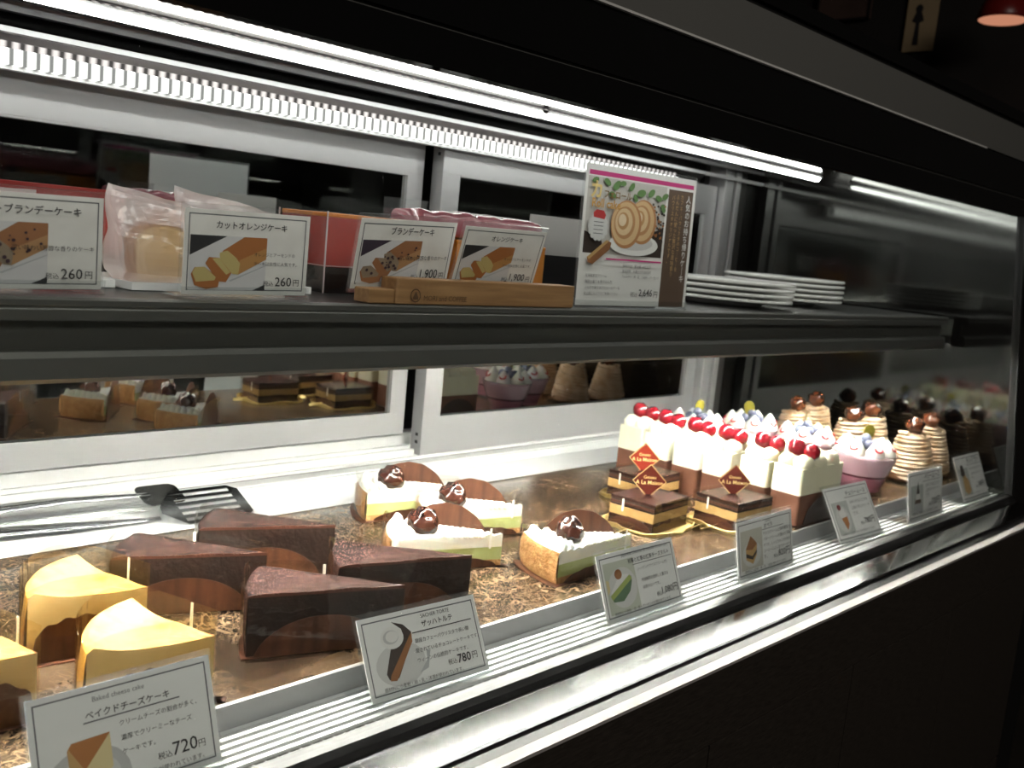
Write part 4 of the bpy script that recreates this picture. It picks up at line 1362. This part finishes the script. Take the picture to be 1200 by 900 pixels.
def dposter(p):
    bg = PB('pale_photo', (0.50, 0.48, 0.45))
    p.rect(0.0, 0.0, 1.0, 1.0, P_WHITE)
    p.rect(0.735, 0.0, 0.975, 0.905, P_COCOA)
    p.rect(0.025, 0.925, 0.975, 0.958, P_PINK)
    p.rect(0.02, 0.375, 0.715, 0.915, bg)
    p.poly([(0.02, 0.375), (0.20, 0.375), (0.16, 0.49), (0.02, 0.53)], PB('coffee_beans', (0.035, 0.022, 0.016)))
    p.poly([(0.45, 0.375), (0.715, 0.375), (0.715, 0.60), (0.60, 0.56), (0.58, 0.45)], PB('coffee_beans', (0.035, 0.022, 0.016)))
    for k in range(60):
        u, v = random.uniform(0.59, 0.71), random.uniform(0.50, 0.78)
        p.disc(u, v, 0.010, 0.009, P_RUST if k % 3 == 0 else P_DARK, 7)
    for (u, v, s, a) in ((0.07, 0.89, .035, .3), (0.17, 0.885, .04, -.6), (0.25, 0.87, .05, .8), (0.22, 0.80, .04, -.4), (0.38, 0.875, .04, 1.), (0.47, 0.84, .05, .2), (0.42, 0.80, .035, -.9), (0.56, 0.85, .045, .7), (0.63, 0.82, .04, -.3),
                         (0.69, 0.84, .04, .5), (0.68, 0.75, .04, -1.), (0.30, 0.89, .035, .1)):
        n = 12
        p.poly([(u + s * math.cos(2 * PI * i / n) * math.cos(a) * .8 - .5 * s * math.sin(2 * PI * i / n) * math.sin(a), v + .9 * s * math.cos(2 * PI * i / n) * math.sin(a) + .55 * s * math.sin(2 * PI * i / n) * math.cos(a)) for i in range(n)], P_LEAF)
    p.disc(0.44, 0.46, 0.22, 0.085, P_WHITE)
    p.disc(0.44, 0.475, 0.17, 0.06, PB('plate_shade', (0.55, 0.54, 0.53)))
    for (u, v, ru, rv) in ((0.50, 0.63, 0.125, 0.165), (0.355, 0.60, 0.135, 0.175)):
        for k, (c, q) in enumerate((((0.42, 0.20, 0.08), 1.0), ((0.62, 0.42, 0.22), 0.90), ((0.44, 0.23, 0.10), 0.68), ((0.66, 0.48, 0.28), 0.56), ((0.46, 0.26, 0.11), 0.36), ((0.72, 0.58, 0.40), 0.25))):
            p.disc(u - 0.015 * k * 0.5, v + 0.006 * k, ru * q, rv * q, PB('roll_%d' % k, c), 28)
    p.text('カ', 0.035, 0.765, GOLDINK, height=0.12, bold=0.03)
    p.text('フェロール', 0.145, 0.775, PB('bronze', (0.20, 0.115, 0.03)), width=0.235, bold=0.02)
    p.text('Roll cake', 0.05, 0.70, PB('ochre', (0.52, 0.27, 0.05)), width=0.24, bold=0.02)
    for k in range(14):
        a = 2 * PI * k / 14
        p.disc(0.115 + 0.068 * math.cos(a), 0.565 + 0.082 * math.sin(a), 0.018, 0.022, PLATE, 10)
    p.disc(0.115, 0.565, 0.075, 0.09, PLATE)
    p.poly([(0.07, 0.63), (0.16, 0.62), (0.17, 0.65), (0.15, 0.68), (0.09, 0.685), (0.065, 0.66)], PB('ribbon', (0.45, 0.03, 0.03)))
    for k in range(4):
        p.rect(0.075, 0.595 - 0.027 * k, 0.155, 0.600 - 0.027 * k, GREYINK)
    p.poly([(0.04, 0.345), (0.19, 0.475), (0.235, 0.46), (0.225, 0.41), (0.09, 0.295), (0.05, 0.31)], P_BROWN)
    p.poly([(0.04, 0.345), (0.19, 0.475), (0.215, 0.47), (0.06, 0.33)], P_TAN)
    p.rect(0.20, 0.335, 0.70, 0.347, P_PINK)
    for k, s in enumerate(('保存方法：要冷蔵 10℃以下', '賞味期限：お買上げ日含む3日', 'アレルギー：卵・乳・小麦粉・アーモンド')):
        p.text(s, 0.35, 0.285 - 0.038 * k, INK, width=(0.26, 0.26, 0.34)[k])
    for k, s in enumerate(('北海道産生クリーム', '珈琲の香りを巻き込んだ', 'ふんわり焼きあげたロールケーキ', 'お土産にもどうぞご利用ください')):
        p.text(s, 0.04, 0.205 - 0.043 * k, INK, width=(0.18, 0.23, 0.30, 0.29)[k])
    p.text('税込', 0.44, 0.070, INK, width=0.062)
    p.text('2,646', 0.515, 0.068, INK, width=0.125, bold=0.01)
    p.text('円', 0.655, 0.070, INK, width=0.035)
    p.text('\n'.join('人気のお持ち帰りケ｜キ'), 0.885, 0.20, P_WHITE, height=0.67, bold=0.008)
    p.text('\n'.join('カフェ｜パウリスタのコ｜ヒ｜を'), 0.830, 0.28, P_TAN, height=0.59)
    p.text('\n'.join('ふんだんに使った贅沢な風味香り'), 0.785, 0.24, P_TAN, height=0.63)
    p.text('\n'.join('パウリスタオリジナルです。'), 0.745, 0.34, P_TAN, height=0.52)


r = price_card('tall poster with a rolled cake photo and brown text column, 2,646 yen', (0.8920, 0.2180, SZ + 0.0035), -2.0, 1.0, 0.4, 0.1930, 0.1480, dposter, PAPERW, G2, foot=0.03, border=False)
r.name = 'shelf_poster'
r['category'] = 'poster'
del r['group']

# wooden holder block
t = thing('wooden_card_block', 'light oak block holding the two 1,900 yen cards on the shelf edge', 'card holder', (0.646, 0.2200, SZ + 0.0006))
WOOD = mat('oak', (0.36, 0.20, 0.085), 0.5, col2=(0.26, 0.135, 0.055), scale=14, stretch=(1.2, 14, 14), bump=0.05)
wb = MB().rbox(-0.104, 0.132, -0.012, 0.011, 0.0, 0.0225, 0.002)
wb.box(-0.132, -0.104, -0.010, 0.011, 0.0, 0.0125)
wb.build('block', WOOD, t, bevel=0.0012)
p = Print(0.2, 0.022)
p.text('MORI and COFFEE', 0.135, 0.16, PB('burnt', (0.10, 0.05, 0.02)), width=0.26)
for k in range(16):
    a, b = 2 * PI * k / 16, 2 * PI * (k + 1) / 16
    p.poly([(0.085 + q * 0.030 * math.cos(x), 0.36 + q * 0.273 * math.sin(x)) for q, x in ((1, a), (1, b), (0.82, b), (0.82, a))], PB('burnt', (0.10, 0.05, 0.02)))
p.poly([(0.070, 0.2), (0.10, 0.2), (0.10, 0.28), (0.088, 0.50), (0.082, 0.50), (0.070, 0.28)], PB('burnt', (0.10, 0.05, 0.02)))
bake(p.mb, Matrix.Translation((0.0, -0.012, 0.0)))
p.mb.build('engraving', p.mats, t)


# bagged loaf slices
LOAF = mat('loaf_crumb', (0.60, 0.40, 0.17), 0.7, col2=(0.68, 0.50, 0.26), scale=70, bump=0.3, bscale=220)
LOAFC = mat('loaf_crust', (0.30, 0.12, 0.035), 0.55, col2=(0.42, 0.19, 0.06), scale=50)


def make_bag(label, loc, yaw, wd, ht, peak, slices, seed):
    t = thing('bagged_cake_slice', label, 'bagged cake', loc, math.radians(yaw), 'bagged loaf cake slices')
    for k in range(slices):
        y = -0.012 + 0.020 * k
        pts = []
        for i in range(9):
            q = PI * i / 8
            pts.append((0.026 * math.cos(q), 0.030 + 0.014 * math.sin(q)))
        prof = [(0.024, 0.0)] + pts + [(-0.024, 0.0)]
        R = Matrix.Translation((0.004 * k - 0.002, y, 0.004)) @ Matrix.Rotation(PI / 2, 4, 'X')
        MB().prism(prof, -0.014, 0.0, 0, R).build('cake_slice', LOAF, t, bevel=0.0015)
        MB().prism([(0.0250, -0.0002)] + [(x * 1.045, z * 1.012 + .0006) for x, z in pts] + [(-0.0250, -0.0002), (-0.0242, 0.0), (-0.0262, 0.030)] +
                   [(x * 1.005, z + .0002) for x, z in pts[::-1][1:-1]] + [(0.0262, 0.030), (0.0242, 0.0)], -0.0142, 0.0002, 0, R).build('crust', LOAFC, t)
    nu, nv = 40, 18
    vs, fs = [], []
    for j in range(nv + 1):
        v = j / nv
        for i in range(nu):
            a = 2 * PI * i / nu
            dep = 0.030 * (1 - v) ** 0.8 * min(1, 0.35 + v * 6) + 0.0014
            wx = wd / 2 * (1 + 0.10 * v ** 2) * (0.86 + 0.14 * min(1, v * 5))
            ca, sa = math.cos(a), math.sin(a)
            x = wx * math.copysign(abs(ca) ** 0.6, ca)
            y = dep * math.copysign(abs(sa) ** 0.7, sa)
            top = ht + peak * (0.5 - x / wd) * 1.0
            z = 0.002 + v * (top - 0.002)
            nz = noise.noise_vector(Vector((x * 32 + seed, y * 20 + seed, z * 38)))
            k = 0.0075 * min(1, v * 2.2)
            vs.append((x + nz.x * k * 0.8, y + nz.y * k, z + nz.z * k * 0.7))
    for j in range(nv):
        for i in range(nu):
            fs.append((j * nu + i, j * nu + (i + 1) % nu, (j + 1) * nu + (i + 1) % nu, (j + 1) * nu + i))
    fs.append(tuple(range(nu))[::-1])
    MB().add(vs, fs, 0, False).build('clear_bag', BAG, t)
    return t


def tray(label, loc, w_, d_, rz=0.0):
    t = thing('paper_tray', label, 'tray', loc, math.radians(rz), 'white paper trays')
    MB().box(-w_ / 2, w_ / 2, -d_ / 2, d_ / 2, 0.0, 0.0012).build('tray_base', PAPERW, t)
    m = MB()
    for q in ((-w_ / 2, w_ / 2, -d_ / 2, -d_ / 2 + .0012), (-w_ / 2, w_ / 2, d_ / 2 - .0012, d_ / 2), (-w_ / 2, -w_ / 2 + .0012, -d_ / 2 + .0012, d_ / 2 - .0012), (w_ / 2 - .0012, w_ / 2, -d_ / 2 + .0012, d_ / 2 - .0012)):
        m.box(*q, 0.0012, 0.0060)
    m.build('tray_rim', PAPERW, t)
    return t


tray('white paper tray under the bag nearest the 260 yen orange card', (0.420, 0.325, SZ + 0.0002), 0.17, 0.092, 4)
tray('white paper tray under the crumpled bag left of the orange card', (0.318, 0.330, SZ + 0.0002), 0.030, 0.080, 0)
make_bag('clear crumpled bag with a tan loaf slice between the two 260 yen cards', (0.378, 0.313, SZ + 0.0016), 6, 0.082, 0.066, 0.010, 1, 1.3)
make_bag('clear bag of two loaf slices peaking above the 260 yen orange card', (0.460, 0.338, SZ + 0.0016), -4, 0.098, 0.068, 0.012, 2, 8.1)
make_bag('whitish bag of loaf slices behind the 260 yen brandy card', (0.235, 0.330, SZ + 0.0016), 3, 0.100, 0.066, -0.002, 2, 4.4)

# boxed cakes
REDB = mat('red_wrap', (0.34, 0.026, 0.022), 0.28, col2=(0.38, 0.034, 0.028), scale=8, coat=0.4)
ORANGEB = mat('orange_wrap', (0.62, 0.20, 0.015), 0.35, col2=(0.68, 0.25, 0.03), scale=10)
PURPLEB = mat('mauve_wrap', (0.34, 0.10, 0.13), 0.2, col2=(0.42, 0.15, 0.18), scale=40, bump=1.0, bscale=30, coat=0.9)
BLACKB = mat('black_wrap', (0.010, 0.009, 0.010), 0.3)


def cake_box(name, label, loc, rz, w_, d_, h, lower, mats3, film=True):
    """mats3: lower band, body, lid"""
    t = thing(name, label, 'cake box', loc, math.radians(rz), 'boxed loaf cakes')
    MB().box(-w_ / 2, w_ / 2, -d_ / 2, d_ / 2, 0.0, lower).build('lower_band', mats3[0], t)
    MB().box(-w_ / 2, w_ / 2, -d_ / 2, d_ / 2, lower, h - 0.004).build('box_body', mats3[1], t)
    MB().box(-w_ / 2 - 0.0006, w_ / 2 + 0.0006, -d_ / 2 - 0.0006, d_ / 2 + 0.0006, h - 0.004, h).build('lid', mats3[2], t, bevel=0.001)
    if film:
        cs = [(-w_ / 2 - .002, -d_ / 2 - .002), (w_ / 2 + .002, -d_ / 2 - .002), (w_ / 2 + .002, d_ / 2 + .002), (-w_ / 2 - .002, d_ / 2 + .002), (-w_ / 2 - .002, -d_ / 2 - .0018)]
        f = MB().sheet([(x, y, 0.0005) for x, y in cs], [(x, y, h + 0.001) for x, y in cs], 0.0002)
        e = MB()
        for x, y in cs[:4]:
            e.box(x - 0.0006, x + 0.0006, y - 0.0006, y + 0.0006, 0.0, h + 0.001)
        for (xa, ya), (xb, yb) in zip(cs[:4], cs[1:5]):
            e.tube([(xa, ya, lower + 0.001), (xb, yb, lower + 0.001)], 0.0004, 5)
        fo = f.build('film_wrap', FILM, t)
        e.build('film_edges', mat('film_edge', (0.50, 0.42, 0.42), 0.25), fo)
    return t


cake_box('cake_box', 'red and black boxed cake in clear film between the 260 and 1,900 yen cards', (0.598, 0.3395, SZ), 0, 0.130, 0.075, 0.0735, 0.0240, (BLACKB, REDB, ORANGEB))
cake_box('cake_box', 'orange boxed cake with a black base seen between the two 1,900 yen cards', (0.772, 0.345, SZ), -3, 0.130, 0.070, 0.0590, 0.0150, (BLACKB, ORANGEB, ORANGEB), film=False)
t = thing('wrapped_cake', 'long mauve film-wrapped cake lying on the boxes behind the 1,900 yen cards', 'wrapped cake', (0.752, 0.352, SZ + 0.0592), math.radians(-3), None)
vs, fs = [], []
nx, nr_ = 60, 22
for i in range(nx + 1):
    x = -0.082 + 0.172 * i / nx
    for j in range(nr_):
        a = 2 * PI * j / nr_
        cy = math.copysign(abs(math.cos(a)) ** 0.45, math.cos(a)) * 0.029
        cz = 0.0142 + math.copysign(abs(math.sin(a)) ** 0.45, math.sin(a)) * 0.0140
        e = 0.0030 * noise.noise(Vector((x * 55, cy * 40, cz * 40 + x * 30))) if cz > 0.008 else 0.0
        vs.append((x, cy * (1 + e * 12), max(0.0, cz + e)))
for i in range(nx):
    for j in range(nr_):
        fs.append((i * nr_ + j, i * nr_ + (j + 1) % nr_, (i + 1) * nr_ + (j + 1) % nr_, (i + 1) * nr_ + j))
fs.append(tuple(range(nr_))[::-1]); fs.append(tuple(range(nx * nr_, (nx + 1) * nr_)))
MB().add(vs, fs, 0, True).build('wrap', PURPLEB, t)
MB().rbox(-0.088, -0.030, 0.0335, 0.0345, 0.0, 0.038, 0.0004).build('film_flap', ACRYL, t)
cake_box('cake_box', 'dark red boxed cake behind the 260 yen brandy card', (0.310, 0.425, SZ), 0, 0.150, 0.060, 0.0740, 0.020, (BLACKB, REDB, REDB), film=False)

# steel divider plate
t = thing('steel_divider', 'plain steel divider plate with lower part blackened as shade, left of the tall poster', 'divider', (0.908, 0.350, SZ), math.radians(-2))
MB().rbox(-0.055, 0.060, -0.0008, 0.0008, 0.050, 0.0960, 0.0004).build('plate', mat('divider_steel', (0.58, 0.56, 0.54), 0.45, 0.4), t, bevel=0.0005)
MB().box(-0.055, 0.060, -0.0015, 0.0015, 0.0, 0.0500).box(-0.055, 0.060, -0.0015, 0.03, 0.0, 0.002).build('foot', BLACKB, t)  # black upright part stands in for the shade on the lower steel

# plates
PORC = mat('white_porcelain', (0.86, 0.86, 0.83), 0.2)


def make_plate(label, loc):
    t = MB().lathe([(0.0001, 0.0), (0.052, 0.0), (0.055, 0.0008), (0.057, 0.0035), (0.078, 0.0070), (0.0985, 0.0085), (0.1000, 0.0100), (0.0990, 0.0130), (0.078, 0.0105), (0.058, 0.0058), (0.050, 0.0042), (0.0001, 0.0040)], 64).build('plate', PORC)
    t.location = loc
    return tag(t, label, 'plate', 'stacked white plates')


orders = ['lowest', 'second from the bottom', 'third from the bottom', 'fourth from the bottom', 'fifth from the bottom', 'topmost']
for (x, y, n, d) in ((1.268, 0.335, 4, 'in the near stack beside the tall poster'), (1.530, 0.385, 5, 'in the far, taller stack on the shelf')):
    for k in range(n):
        make_plate('white plate, %s %s' % (orders[k] if k < n - 1 else 'topmost', d), (x + 0.001 * math.sin(k * 2.1), y + 0.001 * math.cos(k * 1.3), SZ + 0.0002 + 0.0082 * k))

# ================================================================== tongs on the ledge
t = thing('serving_tongs', 'polished steel cake tongs with a slotted blade lying on the white back ledge', 'tongs', (0.44, 0.575, 0.0006), math.radians(-1))
def arm(zoff, yoff):
    mb = MB()
    path = [(-0.16, 0.0, 0.020), (-0.10, yoff * .4, 0.020 + zoff), (-0.02, yoff, 0.018 + zoff), (0.05, yoff, 0.014 + zoff), (0.075, yoff, 0.013 + zoff)]
    n = len(path)
    for (a, b) in zip(path[:-1], path[1:]):
        for s in (0, 1):
            pass
    vs, fs = [], []
    for i, (x, y, z) in enumerate(path):
        h = (0.013, 0.0150, 0.011, 0.0065, 0.004)[i]
        for dy, dz in ((-h, -0.0012), (-h, 0.0006), (0, 0.0026), (h, 0.0006), (h, -0.0012), (0, 0.0008)):
            vs.append((x, y + dy, z + dz))
    for i in range(n - 1):
        for k in range(6):
            fs.append((i * 6 + k, i * 6 + (k + 1) % 6, (i + 1) * 6 + (k + 1) % 6, (i + 1) * 6 + k))
    fs.append(tuple(range(6))[::-1]); fs.append(tuple(range((n - 1) * 6, n * 6)))
    return mb.add(vs, fs, 0, True)
arm(0.008, 0.016).build('upper_arm', POLISH, t)
arm(-0.012, -0.014).build('lower_arm', POLISH, t)
bl = MB()
nslot = 5
R = Matrix.Translation((0.075, -0.014, 0.001)) @ Matrix.Rotation(math.radians(22), 4, 'X')
for k in range(nslot + 1):
    y0 = -0.030 + 0.0605 * k / (nslot + 0.5)
    bl.box(0.020, 0.092, y0, y0 + 0.0055, 0.0105, 0.0117, 0, R)
bl.prism([(-0.002, -0.006), (0.020, -0.030), (0.020, 0.031), (0.0, 0.006)], 0.0105, 0.0117, 0, R)
bl.prism([(0.092, -0.030), (0.104, -0.022), (0.104, 0.022), (0.092, 0.031)], 0.0105, 0.0117, 0, R)
bl.build('slotted_blade', POLISH, t)
MB().rbox(-0.02, 0.030, -0.022, 0.022, 0.0, 0.0012, 0.010, 0, Matrix.Translation((0.085, 0.018, 0.018)) @ Matrix.Rotation(math.radians(15), 4, 'X')).build('holding_blade', POLISH, t)
MB().tube([(-0.16, -0.008, 0.012), (-0.172, -0.004, 0.016), (-0.176, 0.0, 0.021), (-0.172, 0.004, 0.026), (-0.16, 0.008, 0.028)], 0.004, 8).build('spring_bend', POLISH, t)
